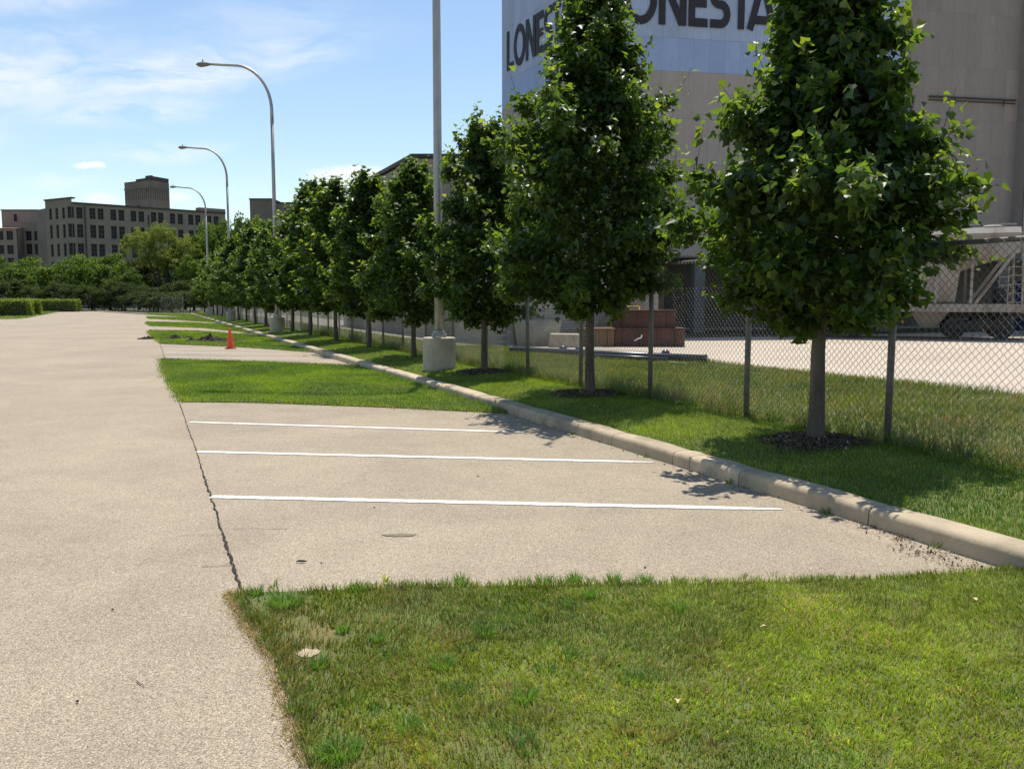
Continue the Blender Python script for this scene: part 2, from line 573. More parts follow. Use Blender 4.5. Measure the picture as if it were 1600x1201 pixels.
def mat_whitewash():
    m, N, L, b = material('whitewashed_brick')
    co = coords(N)
    br = N.new('ShaderNodeTexBrick')
    br.inputs['Scale'].default_value = 1.0
    br.inputs['Brick Width'].default_value = 0.30
    br.inputs['Row Height'].default_value = 0.11
    br.inputs['Mortar Size'].default_value = 0.012
    br.inputs['Color1'].default_value = (0.46, 0.415, 0.35, 1)
    br.inputs['Color2'].default_value = (0.37, 0.33, 0.28, 1)
    br.inputs['Mortar'].default_value = (0.24, 0.21, 0.18, 1)
    mp = N.new('ShaderNodeMapping')
    mp.inputs['Rotation'].default_value = (math.pi / 2, 0, 0)
    L.new(co, mp.inputs[0])
    L.new(mp.outputs[0], br.inputs['Vector'])
    n = tex_noise(N, L, co, 0.8, 6, 0.65, 0.6)
    c = mixcol(N, L, ramp(N, L, n, [(0.45, (0, 0, 0)), (0.7, (0.7,) * 3)]), br.outputs['Color'], (0.19, 0.16, 0.135))
    L.new(c, b.inputs['Base Color'])
    b.inputs['Roughness'].default_value = 0.9
    bump(N, L, br.outputs['Fac'], b, 0.5, -0.01)
    return m


M['whitewash'] = mat_whitewash()


# ------------------------------------------------------------------ numpy meshes with a colour per piece
def np_mesh(name, verts, face_idx, nper, tone, mat):
    """verts (n,3); face_idx list of index tuples inside one piece; nper verts per piece; tone (pieces,3)"""
    n = len(verts) // nper
    me = bpy.data.meshes.new(name)
    me.vertices.add(len(verts))
    me.vertices.foreach_set('co', verts.astype(np.float32).ravel())
    loops, starts, totals = [], [], []
    base = (np.arange(n) * nper)[:, None]
    blocks = [base + np.array(f)[None, :] for f in face_idx]
    allidx = np.concatenate(blocks, axis=1).ravel()
    lens = np.array([len(f) for f in face_idx])
    tot = np.tile(lens, n)
    st = np.concatenate([[0], np.cumsum(tot)[:-1]])
    me.loops.add(len(allidx))
    me.loops.foreach_set('vertex_index', allidx.astype(np.int32))
    me.polygons.add(len(tot))
    me.polygons.foreach_set('loop_start', st.astype(np.int32))
    me.polygons.foreach_set('loop_total', tot.astype(np.int32))
    at_ = me.attributes.new('tone', 'FLOAT_COLOR', 'POINT')
    c = np.ones((n, nper, 4), np.float32)
    c[:, :, :3] = tone[:, None, :]
    at_.data.foreach_set('color', c.ravel())
    me.materials.append(mat)
    me.update(calc_edges=True)
    return me


class VNoise:
    def __init__(self, seed, n=64):
        self.g = np.random.default_rng(seed).random((n, n))
        self.n = n

    def one(self, x, y):
        xi, yi = np.floor(x).astype(int), np.floor(y).astype(int)
        fx, fy = x - xi, y - yi
        fx, fy = fx * fx * (3 - 2 * fx), fy * fy * (3 - 2 * fy)
        n = self.n
        g = self.g
        a, b = g[xi % n, yi % n], g[(xi + 1) % n, yi % n]
        c, d = g[xi % n, (yi + 1) % n], g[(xi + 1) % n, (yi + 1) % n]
        return (a * (1 - fx) + b * fx) * (1 - fy) + (c * (1 - fx) + d * fx) * fy

    def __call__(self, x, y, sc=1.0, oct=3):
        v, amp, tot = 0, 1.0, 0
        for k in range(oct):
            v = v + amp * self.one(x * sc * 2 ** k + 13.1 * k, y * sc * 2 ** k + 7.7 * k)
            tot += amp
            amp *= 0.55
        return v / tot


NA, NB, NC, ND = VNoise(1), VNoise(2), VNoise(3), VNoise(4)


def lerp3(a, b, t):
    return np.array(a)[None, :] * (1 - t)[:, None] + np.array(b)[None, :] * t[:, None]


def blades(x, y, z, length, width, lean, lean_dir, tone, name, parent=None, r=None):
    n = len(x)
    r = r or rng
    yaw = r.random(n) * 2 * np.pi
    wx, wy = np.cos(yaw) * width / 2, np.sin(yaw) * width / 2
    lx, ly = np.cos(lean_dir) * lean, np.sin(lean_dir) * lean
    v = np.zeros((n, 5, 3))
    v[:, 0] = np.stack([x - wx, y - wy, z], 1)
    v[:, 1] = np.stack([x + wx, y + wy, z], 1)
    mx, my, mz = x + lx * length * 0.35, y + ly * length * 0.35, z + length * 0.55
    v[:, 2] = np.stack([mx + wx * 0.8, my + wy * 0.8, mz], 1)
    v[:, 3] = np.stack([mx - wx * 0.8, my - wy * 0.8, mz], 1)
    v[:, 4] = np.stack([x + lx * length, y + ly * length, z + length * np.sqrt(np.clip(1 - 0.75 * lean * lean, 0.12, 1))], 1)
    me = np_mesh(name, v.reshape(-1, 3), [(0, 1, 2, 3), (3, 2, 4)], 5, tone, M['grass'])
    return link_mesh(name, me, None, parent)


def lawn_tone(x, y, n, dry=0.3, hue=0.0, r=None):
    r = r or rng
    a = NA(x, y, 0.9, 4)
    b = NB(x, y, 2.6, 3)
    g = lerp3((0.130, 0.200, 0.030), (0.270, 0.320, 0.042), np.clip((a - 0.35) * 3.0 + r.normal(0, 0.22, n), 0, 1))
    blue = np.clip((NC(x, y, 1.4, 3) - 0.55) * 5, 0, 1) * 0.5
    g = g * (1 - blue)[:, None] + np.array((0.14, 0.19, 0.07))[None, :] * blue[:, None]
    d = np.clip((b - 0.52 + (dry - 0.3)) * 3.2, 0, 0.8) + r.normal(0, 0.1, n)
    straw = r.random(n) < np.clip(d, 0.05, 0.85) * 0.75
    g[straw] = lerp3((0.32, 0.23, 0.075), (0.48, 0.36, 0.14), r.random(int(straw.sum())))
    return g * (1 + r.normal(0, 0.26, n))[:, None].clip(0.45, 1.7)


# ------------------------------------------------------------------ the ground
def sheet(name, pts, z, mat, parent=None, kind='structure'):
    mb = MB()
    mb.add([(p[0], p[1], z) for p in pts], [tuple(range(len(pts)))])
    o = mb.build(name, mat, parent)
    if kind and not parent:
        o['kind'] = kind
    return o


sheet('ground', [(-1500, -600), (1500, -600), (1500, 2200), (-1500, 2200)], -0.05, M['far_ground'])
KT = -4.5                                          # joint between road and bays
END = 104.0                                        # far end of the lot
road_far = [gp(111, 483.8)[:2], gp(226, 489.5)[:2]]
e1 = S(END, KT)
road_pts = [S(-30, KT + .2)[:2], S(END, KT + .2)[:2], tuple(road_far[0]), (-98, 150), (-120, 20), (-60, -20)]
sheet('road', road_pts, 0.0, M['road'])
bay = sheet('parking_bays', [S(-30, KT)[:2], S(-30, 0.06)[:2], S(END, 0.06)[:2], S(END, KT)[:2]], 0.004, M['bay'])

# --- joint between road and bays: a ragged crack with soil in it
joint = MB()
ss = np.concatenate([np.arange(-2.1, 12, 0.012), np.arange(12, 96, 0.08)])
prevp = None
jl, jr = [], []
for i, s in enumerate(ss):
    wdt = random.uniform(0.001, 0.005) + 0.007 * max(0, NA.one(np.array(s * 11.3), np.array(0.5)) - 0.35) * (0.5 + NB.one(np.array(s * 0.9), np.array(3.3)))
    if s < 3:
        wdt *= 1.0 + 1.1 * min(1.0, (3 - s) / 5)
    if s > 7:
        wdt *= 1.2
    off = 0.03 * (NC.one(np.array(s * 0.8), np.array(1.2)) - 0.5) + 0.02 * (ND.one(np.array(s * 14), np.array(8.2)) - 0.5)
    jl.append(S(s, KT + off - wdt, 0.0085))
    jr.append(S(s, KT + off + wdt, 0.0085))
n = len(ss)
joint.add(jl + jr, [(i, n + i, n + i + 1, i + 1) for i in range(n - 1)])
o = joint.build('joint_crack', M['crack'])
o['kind'] = 'structure'


def small_crack(pts, w, name='hairline_crack'):
    mb = MB()
    L_, R_ = [], []
    P = []
    for a, b in zip(pts[:-1], pts[1:]):
        k = max(2, int((Vector(b) - Vector(a)).length / 0.05))
        for i in range(k):
            P.append(Vector(a).lerp(Vector(b), i / k))
    for i, p in enumerate(P):
        d = (P[min(i + 1, len(P) - 1)] - P[max(i - 1, 0)]).normalized()
        nrm = Vector((-d.y, d.x))
        q = p + nrm * random.uniform(-0.014, 0.014)
        ww = w * random.uniform(0.2, 1.2)
        L_.append((q.x + nrm.x * ww, q.y + nrm.y * ww, 0.008))
        R_.append((q.x - nrm.x * ww, q.y - nrm.y * ww, 0.008))
    m_ = len(P)
    mb.add(L_ + R_, [(i, i + 1, m_ + i + 1, m_ + i) for i in range(m_ - 1)])
    o = mb.build(name, M['crack'])
    o['kind'] = 'structure'


small_crack([S(-1.5, KT)[:2], S(-1.42, KT - 0.25)[:2]], 0.004)
small_crack([S(-0.55, KT)[:2], S(-0.75, KT + 0.5)[:2]], 0.003)
small_crack([S(-0.7, KT - 0.02)[:2], S(-0.6, KT - 0.35)[:2]], 0.004)
small_crack([gp(200, 1058)[:2], gp(228, 1072)[:2], gp(248, 1073)[:2]], 0.0025)

# --- painted stall lines
LINES = [((330, 777), (1222, 796.6)), ((308, 706.5), (1022, 723)), ((297, 660), (818, 676))]


def paint_line(a, b, w, z=0.0095):
    mb = MB()
    a, b = Vector(a), Vector(b)
    d = (b - a).normalized()
    nr = Vector((-d.y, d.x))
    k = 90
    le, ri = [], []
    for i in range(k + 1):
        p = a.lerp(b, i / k)
        f = 1 - 0.7 * max(0, (i / k - 0.90) / 0.10)
        w1, w2 = w * f * random.uniform(0.88, 1.06), w * f * random.uniform(0.88, 1.06)
        le.append((p.x + nr.x * w1 / 2, p.y + nr.y * w1 / 2, z))
        ri.append((p.x - nr.x * w2 / 2, p.y - nr.y * w2 / 2, z))
    mb.add(le + ri, [(i + 1, i, k + 1 + i, k + 2 + i) for i in range(k)])
    return mb.build('painted_line', M['paint'], bay)


for a, b in LINES:
    paint_line(gp(*a)[:2], gp(*b)[:2], 0.105)
ldir = (gp(815, 676).xy - gp(297, 660).xy).normalized()
for s0 in (20.6, 23.0, 25.4):
    p0 = Vector(S(s0, KT + 0.05)[:2])
    paint_line(p0, p0 + ldir * 4.7, 0.10)

# --- kerb: rounded concrete pieces butted end to end
kerb = empty('kerb', S(0, 0, 0), 0)
kerb['kind'] = 'structure'
KPROF = [(-0.022, -0.06), (-0.016, 0.02), (-0.012, 0.10), (-0.008, 0.118), (0.002, 0.134), (0.018, 0.145), (0.038, 0.150), (0.05, 0.1512), (0.12, 0.152), (0.19, 0.152), (0.20, 0.152), (0.225, 0.148), (0.24, 0.135), (0.245, 0.11), (0.25, -0.06)]


KMATS = [mat_plain('kerb_concrete_%d' % i, tuple(x * f for x in (0.43, 0.345, 0.23)), 0.88, 0.2, 2.2 + i, bumps=0.004, fine=55, dirt=tuple(x * f for x in (0.235, 0.19, 0.135))) for i, f in enumerate((0.9, 1.0, 1.1))]


def kerb_piece(s0, s1):
    mb = MB()
    k = max(2, int((s1 - s0) / 0.4))
    npf = len(KPROF)
    rings = []
    for i in range(k + 1):
        s = s0 + (s1 - s0) * i / k
        e = 0.012 if i in (0, k) else 0.0
        for (t, z) in KPROF:
            jt = 0.008 * (NA.one(np.array(s * 1.7), np.array(z * 20 + 2)) - 0.5)
            rings.append(Vector(S(s, 0.01 + t + jt + (e if t < 0.1 else -e), max(-0.06, z - e * 0.8))) - Vector(S(0, 0, 0)))
    fs = []
    for i in range(k):
        for j in range(npf - 1):
            fs.append((i * npf + j, i * npf + j + 1, (i + 1) * npf + j + 1, (i + 1) * npf + j))
    mb.add(rings, fs)
    mb.add(rings[:npf], [tuple(range(npf))])
    mb.add(rings[-npf:], [tuple(range(npf))[::-1]])
    return mb.build('kerb_stone', random.choice(KMATS), kerb, True)


joints = [-14, -11.0, -8.0, -5.0, -2.35, -0.80, -0.02, 0.28, 1.55, 4.3, 6.0, 8.9, 11.9, 12.25, 15.3, 18.3, 21.4, 24.4, 27.4]
s = 30.4
while s < END:
    joints.append(s)
    s += 3.05
joints.append(END)
for a, b in zip(joints[:-1], joints[1:]):
    kerb_piece(a + 0.006, b - 0.006)


# --- verge and the meadow behind the fence: one profiled sheet
def verge_z(t):
    t = np.asarray(t, float)
    up = 0.10 + 0.10 * np.clip((t - 0.2) / 1.1, 0, 1)
    down = 0.20 - 0.10 * np.clip((t - 2.2) / 5.0, 0, 1)
    return np.where(t < 1.6, up, down)


def yard_edge(s):
    return np.interp(s, [-40, 8, 13, 16, 19, 26, 35, 110], [8.8, 8.7, 8.4, 7.2, 6.1, 5.3, 4.7, 4.6])


def strip(name, s_list, t_fun_list, mat, zfun, kind='structure'):
    mb = MB()
    nt_ = len(t_fun_list(0))
    vs = []
    for s in s_list:
        for t in t_fun_list(s):
            vs.append(S(s, t, float(zfun(t))))
    fs = []
    for i in range(len(s_list) - 1):
        for j in range(nt_ - 1):
            fs.append((i * nt_ + j, i * nt_ + j + 1, (i + 1) * nt_ + j + 1, (i + 1) * nt_ + j))
    mb.add(vs, fs)
    o = mb.build(name, mat)
    o['kind'] = kind
    return o


SL = [-30 + 2 * i for i in range(68)]
strip('verge', SL, lambda s: [0.24, 0.6, 1.0, 1.3, 1.6, 2.12], M['turf'], verge_z)
strip('meadow', SL, lambda s: [2.12] + list(np.linspace(2.2, float(yard_edge(s)), 6)), M['turf_dry'], verge_z)
strip('gravel_strip', [13 + 2.5 * i for i in range(38)], lambda s: [float(yard_edge(s)) - 0.02, 9.5], M['gravel'], lambda t: 0.093)
strip('yard', SL[:28], lambda s: [float(yard_edge(s)) if s < 18 else 7.0, 20, 45, 120], M['yard'], lambda t: 0.085 if t < 15 else 0.08)

# --- grass islands between the bays
ISL = {
    'A': [(-1.60, 4.80), (-0.9, 4.88), (0.0, 4.94), (1.2, 4.98), (2.2, 5.06), (2.98, 5.22), (3.19, 5.30), (4.6, 1.9), (4.6, -4.0), (0.66, -4.0), (0.11, 1.0), (-0.74, 2.98), (-1.15, 3.98), (-1.45, 4.50)],
    'B': [gp(253, 562.5), gp(400, 567), gp(570, 573.5), S(8.6, 0.02), gp(795, 646.5), gp(600, 637), gp(400, 629.5), gp(285, 628.5), gp(268, 603), gp(256, 578)],
    'C': [gp(233, 517), gp(300, 517.5), gp(408, 525), gp(504, 552), gp(380, 543), gp(252, 537.5), gp(240, 529), gp(232, 521)],
    'D': [gp(229, 503.5), gp(300, 504.5), gp(352, 508), gp(396, 521), gp(320, 513), gp(235, 509.5), gp(229, 506)],
    'E': [gp(229, 495), gp(290, 496.2), gp(316, 498), gp(342, 504.5), gp(280, 500.5), gp(232, 498), gp(229, 496.5)],
    'F': [gp(222, 489.7), gp(290, 491), gp(306, 492.5), gp(326, 497), gp(280, 494.5), gp(226, 491.5)],
}
ISLP = {}
for k, pts in ISL.items():
    P = [(p[0], p[1]) for p in pts]
    ISLP[k] = P
    mb = MB()
    P2 = P if sum(P[i][0] * P[(i + 1) % len(P)][1] - P[(i + 1) % len(P)][0] * P[i][1] for i in range(len(P))) > 0 else P[::-1]
    mb.prism(P2, -0.04, 0.022)
    o = mb.build('grass_island', M['turf'])
    o['kind'] = 'structure'


def in_poly(x, y, P):
    inside = np.zeros(len(x), bool)
    n = len(P)
    for i in range(n):
        x0, y0 = P[i]
        x1, y1 = P[(i + 1) % n]
        c = ((y0 > y) != (y1 > y)) & (x < (x1 - x0) * (y - y0) / (y1 - y0 + 1e-12) + x0)
        inside ^= c
    return inside


def poly_edge_dist(x, y, P):
    d = np.full(len(x), 9.0)
    n = len(P)
    for i in range(n):
        ax, ay = P[i]
        bx, by = P[(i + 1) % n]
        ex, ey = bx - ax, by - ay
        t = np.clip(((x - ax) * ex + (y - ay) * ey) / (ex * ex + ey * ey + 1e-9), 0, 1)
        d = np.minimum(d, np.hypot(x - ax - t * ex, y - ay - t * ey))
    return d


def scatter_poly(P, dens, lim=None):
    xs, ys = [p[0] for p in P], [p[1] for p in P]
    x0, x1, y0, y1 = min(xs), max(xs), min(ys), max(ys)
    if lim:
        x0, x1, y0, y1 = max(x0, lim[0]), min(x1, lim[1]), max(y0, lim[2]), min(y1, lim[3])
    n = int((x1 - x0) * (y1 - y0) * dens)
    x, y = rng.uniform(x0, x1, n), rng.uniform(y0, y1, n)
    k = in_poly(x, y, P)
    return x[k], y[k]


# near island: individual blades
x, y = scatter_poly(ISLP['A'], 11000, (-1.8, 3.9, 2.3, 5.5))
ed = poly_edge_dist(x, y, ISLP['A'])
bare = NB(x, y, 2.0, 3)
bare2 = ND(x, y, 4.5, 3)
near_l = np.clip((1.2 - x) / 2.5, 0, 1)            # thinner, weedier turf towards the road corner
keep = rng.random(len(x)) < np.clip(1.15 - near_l * 0.45 - np.clip((bare2 - 0.56) * 6, 0, 1) * near_l * 0.8, 0.12, 1)
BARE = [(gp(482, 1027), .05)]
for bp_, br_ in BARE:
    keep &= np.hypot(x - bp_.x, (y - bp_.y) * 0.8) > br_ * (0.5 + rng.random(len(x)))
x, y, ed = x[keep], y[keep], ed[keep]
near_l = near_l[keep]
n = len(x)
tone = lawn_tone(x, y, n, 0.18)
worn = rng.random(n) < (0.05 + near_l * 0.42) * np.clip((NB(x, y, 1.7, 3) - 0.30) * 3, 0.2, 1)
tone[worn] = lerp3((0.26, 0.18, 0.06), (0.42, 0.31, 0.13), rng.random(int(worn.sum())))
tone *= (1 - 0.34 * near_l)[:, None] * (0.70 + 0.5 * NC(x, y, 2.2, 3))[:, None] * (0.60 + 0.80 * ND(x, y, 11.0, 2))[:, None] * (1.17, 1.13, 0.98)
lenb = rng.uniform(0.018, 0.040, n) * (0.75 + 0.7 * NC(x, y, 3.0, 2)) * (1 + 0.35 * near_l * rng.random(n))
lenb = np.where(ed < 0.06, lenb * 1.35, lenb)
lean = rng.uniform(0.15, 0.95, n)
ldirn = (NA(x, y, 0.6, 2) * 4 * np.pi) + rng.normal(0, 0.9, n)
g = blades(x, y, np.full(n, 0.02), lenb, rng.uniform(0.003, 0.0065, n), lean, ldirn, tone, 'lawn_grass')
tag(g, 'mown patchy grass covering the nearest island at the bottom of the picture', 'grass', kind='stuff')


# tufts on the near island: clumps of longer, greener blades and a few weeds
def tuft(cx, cy, cz, nb, rad, lmin, lmax, w, c0, c1):
    a = rng.random(nb) * 2 * np.pi
    r_ = rad * np.sqrt(rng.random(nb)) * 0.55
    x_, y_ = cx + np.cos(a) * r_, cy + np.sin(a) * r_
    return x_, y_, np.full(nb, cz), rng.uniform(lmin, lmax, nb), np.full(nb, w), rng.uniform(0.25, 0.95, nb), a + rng.normal(0, 0.4, nb), lerp3(c0, c1, rng.random(nb))


def join_blades(lst, name):
    z = [np.concatenate([q[i] for q in lst]) for i in range(8)]
    return blades(z[0], z[1], z[2], z[3], z[4], z[5], z[6], z[7], name)


tf = []
for (px, py, nb, rad) in [(445, 950, 260, .16), (720, 918, 110, .08), (640, 925, 70, .06), (560, 930, 60, .06), (850, 917, 90, .07), (900, 915, 110, .08), (960, 914, 80, .06), (1010, 915, 70, .05), (530, 1190, 280, .14), (690, 1050, 130, .1), (760, 1000, 90, .08), (535, 995, 60, .05), (590, 1010, 60, .05), (920, 940, 80, .07), (1060, 960, 90, .07), (400, 935, 60, .05), (640, 1150, 80, .08), (820, 1100, 110, .1), (500, 1050, 60, .06)]:
    p = gp(px, py)
    tf.append(tuft(p.x, p.y, 0.02, nb, rad, 0.035, 0.085, 0.0045, (0.09, 0.20, 0.035), (0.20, 0.31, 0.05)))
for i in range(45):                                # ragged edge on the road side
    q_ = rng.random()
    ex_ = np.interp(q_, [0, .35, .7, 1], [-0.73, -1.14, -1.44, -1.60]) + rng.normal(0.01, .02)
    ey_ = np.interp(q_, [0, .35, .7, 1], [2.98, 3.98, 4.50, 4.84])
    tf.append(tuft(ex_, ey_, 0.015, int(rng.integers(8, 30)), 0.06, 0.03, 0.06, 0.0045, (0.10, 0.15, 0.03), (0.25, 0.24, 0.07)))
for i in range(45):                                # tufts over the weedy half
    p = gp(rng.uniform(430, 1150), rng.uniform(940, 1190))
    d0 = (0.10, 0.20, 0.045) if rng.random() < .5 else (0.30, 0.25, 0.09)
    tf.append(tuft(p.x, p.y, 0.02, int(rng.integers(20, 70)), 0.09, 0.03, 0.065, 0.005, tuple(v_ * .7 for v_ in d0), d0))
for i in range(60):                                # ragged edge on the bay side
    px = rng.uniform(400, 1560)
    p = gp(px, 926 - (px - 400) * 0.021 + rng.uniform(-2, 6))
    tf.append(tuft(p.x, p.y, 0.02, int(rng.integers(8, 26)), 0.05, 0.03, 0.07, 0.004, (0.09, 0.18, 0.03), (0.27, 0.30, 0.07)))
p = gp(603, 914)
tf.append(tuft(p.x, p.y, 0.02, 14, 0.02, 0.04, 0.075, 0.008, (0.45, 0.42, 0.03), (0.30, 0.36, 0.04)))
g = join_blades(tf, 'grass_tufts')
for bp_, br_ in BARE:
    k = 18
    mb = MB()
    mb.add([(bp_.x + math.cos(6.283 * i / k) * br_ * random.uniform(.7, 1.3), bp_.y + math.sin(6.283 * i / k) * br_ * random.uniform(.6, 1.2), 0.0262) for i in range(k)], [tuple(range(k))])
    mb.build('bare_soil', M['bare'])['kind'] = 'structure'
tag(g, 'longer tufts of grass and weeds standing in the nearest lawn', 'grass', kind='stuff')

# straw and soil litter along the lawn's road edge
nl = 2600
tt = rng.random(nl)
ex = np.interp(tt, [0, .35, .7, 1], [-0.75, -1.16, -1.46, -1.63]) + rng.normal(-0.005, 0.028, nl)
ey = np.interp(tt, [0, .35, .7, 1], [2.98, 3.98, 4.50, 4.86]) + rng.normal(0, 0.02, nl)
g = blades(ex, ey, np.full(nl, 0.006), rng.uniform(0.012, 0.04, nl), rng.uniform(0.003, 0.006, nl), np.full(nl, 1.1), rng.random(nl) * 6.28, lerp3((0.46, 0.34, 0.16), (0.16, 0.11, 0.05), rng.random(nl)), 'straw_litter')
tag(g, 'dry straw litter strewn along the edge of the nearest lawn', 'litter', kind='stuff')

# other islands
for k, dens, wd, ln in (('B', 2000, 0.008, 0.06), ('C', 500, 0.016, 0.08), ('D', 260, 0.022, 0.09), ('E', 160, 0.03, 0.10), ('F', 120, 0.035, 0.10)):
    x, y = scatter_poly(ISLP[k], dens)
    n = len(x)
    ed = poly_edge_dist(x, y, ISLP[k])
    tone = lawn_tone(x, y, n, 0.06) * np.array((1.0, 1.06, 0.9))[None, :]
    lb = rng.uniform(0.5, 1.0, n) * ln * np.where(ed < 0.12, 1.4, 1.0)
    g = blades(x, y, np.full(n, 0.02), lb, np.full(n, wd), rng.uniform(0.1, 0.8, n), (NA(x, y, .4, 2) * 12) + rng.normal(0, 1.0, n), tone, 'island_grass')
    tag(g, {'B': 'bright mown grass on the island behind the three white stall lines', 'C': 'grass on the island with the dug soil, behind the traffic cone', 'D': 'thin strip of grass on the island beyond the dug soil', 'E': 'thin strip of grass on the second farthest island', 'F': 'thin strip of grass on the farthest island'}[k], 'grass', kind='stuff')

# ragged fringe where the islands meet the asphalt
fx, fy, fl_n = [], [], []
for k in ('B', 'C', 'D'):
    P = ISLP[k]
    for i in range(len(P)):
        a_, b_ = np.array(P[i]), np.array(P[(i + 1) % len(P)])
        m_ = int(np.linalg.norm(b_ - a_) * (170 if k == 'B' else 60))
        q_ = rng.random(m_)
        amp = 0.035 + 0.05 * NA.one(q_ * 14 + i * 5, q_ * 0 + 2.0)
        fx.append(a_[0] + (b_[0] - a_[0]) * q_ + rng.normal(0, 1, m_) * amp)
        fy.append(a_[1] + (b_[1] - a_[1]) * q_ + rng.normal(0, 1, m_) * amp)
fx, fy = np.concatenate(fx), np.concatenate(fy)
n = len(fx)
g = blades(fx, fy, np.full(n, 0.006), rng.uniform(0.03, 0.10, n), np.full(n, 0.010), rng.uniform(0.2, 0.95, n), rng.random(n) * 6.28, lawn_tone(fx, fy, n, 0.2) * 0.9, 'edge_grass')
tag(g, 'ragged fringe of grass creeping over the asphalt round the farther islands', 'grass', kind='stuff')

# verge lawn
for (s0, s1, dens, wd) in ((-7.5, 9, 3600, 0.0065), (9, 30, 1100, 0.011), (30, 104, 150, 0.028)):
    n = int((s1 - s0) * 1.9 * dens)
    s_, t_ = rng.uniform(s0, s1, n), rng.uniform(0.22, 2.15, n)
    x, y = S_np(s_, t_)
    tone = lawn_tone(x, y, n, 0.08) * np.array((1.0, 1.02, 0.9))[None, :]
    g = blades(x, y, verge_z(t_), rng.uniform(0.022, 0.048, n), np.full(n, wd), rng.uniform(0.1, 0.85, n), (NB(x, y, .7, 2) * 12) + rng.normal(0, .9, n), tone, 'verge_grass')
    tag(g, {-7.5: 'mown verge grass between kerb and fence around the two nearest trees', 9: 'mown verge grass between kerb and fence around the nearest lamp', 30: 'verge grass along the far part of the tree row'}[s0], 'grass', kind='stuff')

# meadow behind the fence
n = 120000
s_ = rng.uniform(-8, 20, n)
t_ = 2.12 + rng.random(n) * (yard_edge(s_) - 2.12)
x, y = S_np(s_, t_)
tone = lawn_tone(x, y, n, 0.30) * np.array((0.80, 0.74, 0.78))[None, :]
g = blades(x, y, verge_z(t_), rng.uniform(0.05, 0.13, n) * (0.6 + 0.8 * NC(x, y, 1.2, 2)), np.full(n, 0.009), rng.uniform(0.1, 0.8, n), rng.random(n) * 6.28, tone, 'meadow_grass')
tag(g, 'rough yellowish grass between the chain link fence and the concrete yard', 'grass', kind='stuff')
n = 30000
s_ = rng.uniform(20, 90, n)
t_ = 2.12 + rng.random(n) * 2.4
x, y = S_np(s_, t_)
g = blades(x, y, verge_z(t_), rng.uniform(0.06, 0.16, n), np.full(n, 0.02), rng.uniform(0.1, 0.8, n), rng.random(n) * 6.28, lawn_tone(x, y, n, 0.3), 'meadow_grass')
tag(g, 'rough grass behind the far part of the fence beside the gravel', 'grass', kind='stuff')

# tall weeds along the fence foot
wd = []
s = -7.5
while s < 34:
    h = rng.uniform(0.16, 0.40) * (1.35 if rng.random() < 0.25 else 0.85)
    t0 = 2.1 + rng.normal(0.08, 0.13)
    p = S(s, t0)
    cgreen = rng.random() < 0.6
    wd.append(tuft(p[0], p[1], 0.19, int(rng.integers(14, 46)), rng.uniform(0.08, 0.2), h * 0.45, h, 0.007 + 0.0002 * max(0, s), (0.09, 0.15, 0.03) if cgreen else (0.19, 0.17, 0.06), (0.18, 0.23, 0.05) if cgreen else (0.36, 0.28, 0.12)))
    s += rng.uniform(0.03, 0.10)
g = join_blades(wd, 'fence_weeds')
tag(g, 'tall uncut grass and weeds along the foot of the chain link fence', 'weeds', kind='stuff')

# ------------------------------------------------------------------ trees
LEAF_V = np.array([(0, 0, 0), (-.32, -.06, .05), (-.54, .34, .12), (-.24, .62, .05), (0, 1.08, -.10), (.24, .62, .05), (.54, .34, .12), (.32, -.06, .05)])
LEAF_F = [(0, 4, 3, 2, 1), (0, 7, 6, 5, 4)]


def leaf_frames(n, radial, r, up=0.75, droop=0.45, spread=0.55):
    d = radial * 0.6 + r.normal(0, spread, (n, 3)) + np.array((0, 0, -droop))
    d /= np.linalg.norm(d, axis=1)[:, None] + 1e-9
    nr = radial * 0.45 + r.normal(0, 0.45, (n, 3)) + np.array((0, 0, up))
    nr -= d * np.sum(nr * d, 1)[:, None]
    nr /= np.linalg.norm(nr, axis=1)[:, None] + 1e-9
    sd = np.cross(d, nr)
    return d, nr, sd


def leaf_verts(pos, d, nr, sd, size, V=LEAF_V):
    return (pos[:, None, :] + size[:, None, None] * (sd[:, None, :] * V[None, :, 0:1] + d[:, None, :] * V[None, :, 1:2] + nr[:, None, :] * V[None, :, 2:3])).reshape(-1, 3)


def leaf_tones(n, r, young):  # young: how much sunlit rim brightness is painted into each leaf
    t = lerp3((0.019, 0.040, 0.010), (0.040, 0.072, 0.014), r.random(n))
    rim_tone = lerp3((0.060, 0.095, 0.016), (0.115, 0.140, 0.024), r.random(n))
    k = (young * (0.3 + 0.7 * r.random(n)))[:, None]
    return t * (1 - k) + rim_tone * k


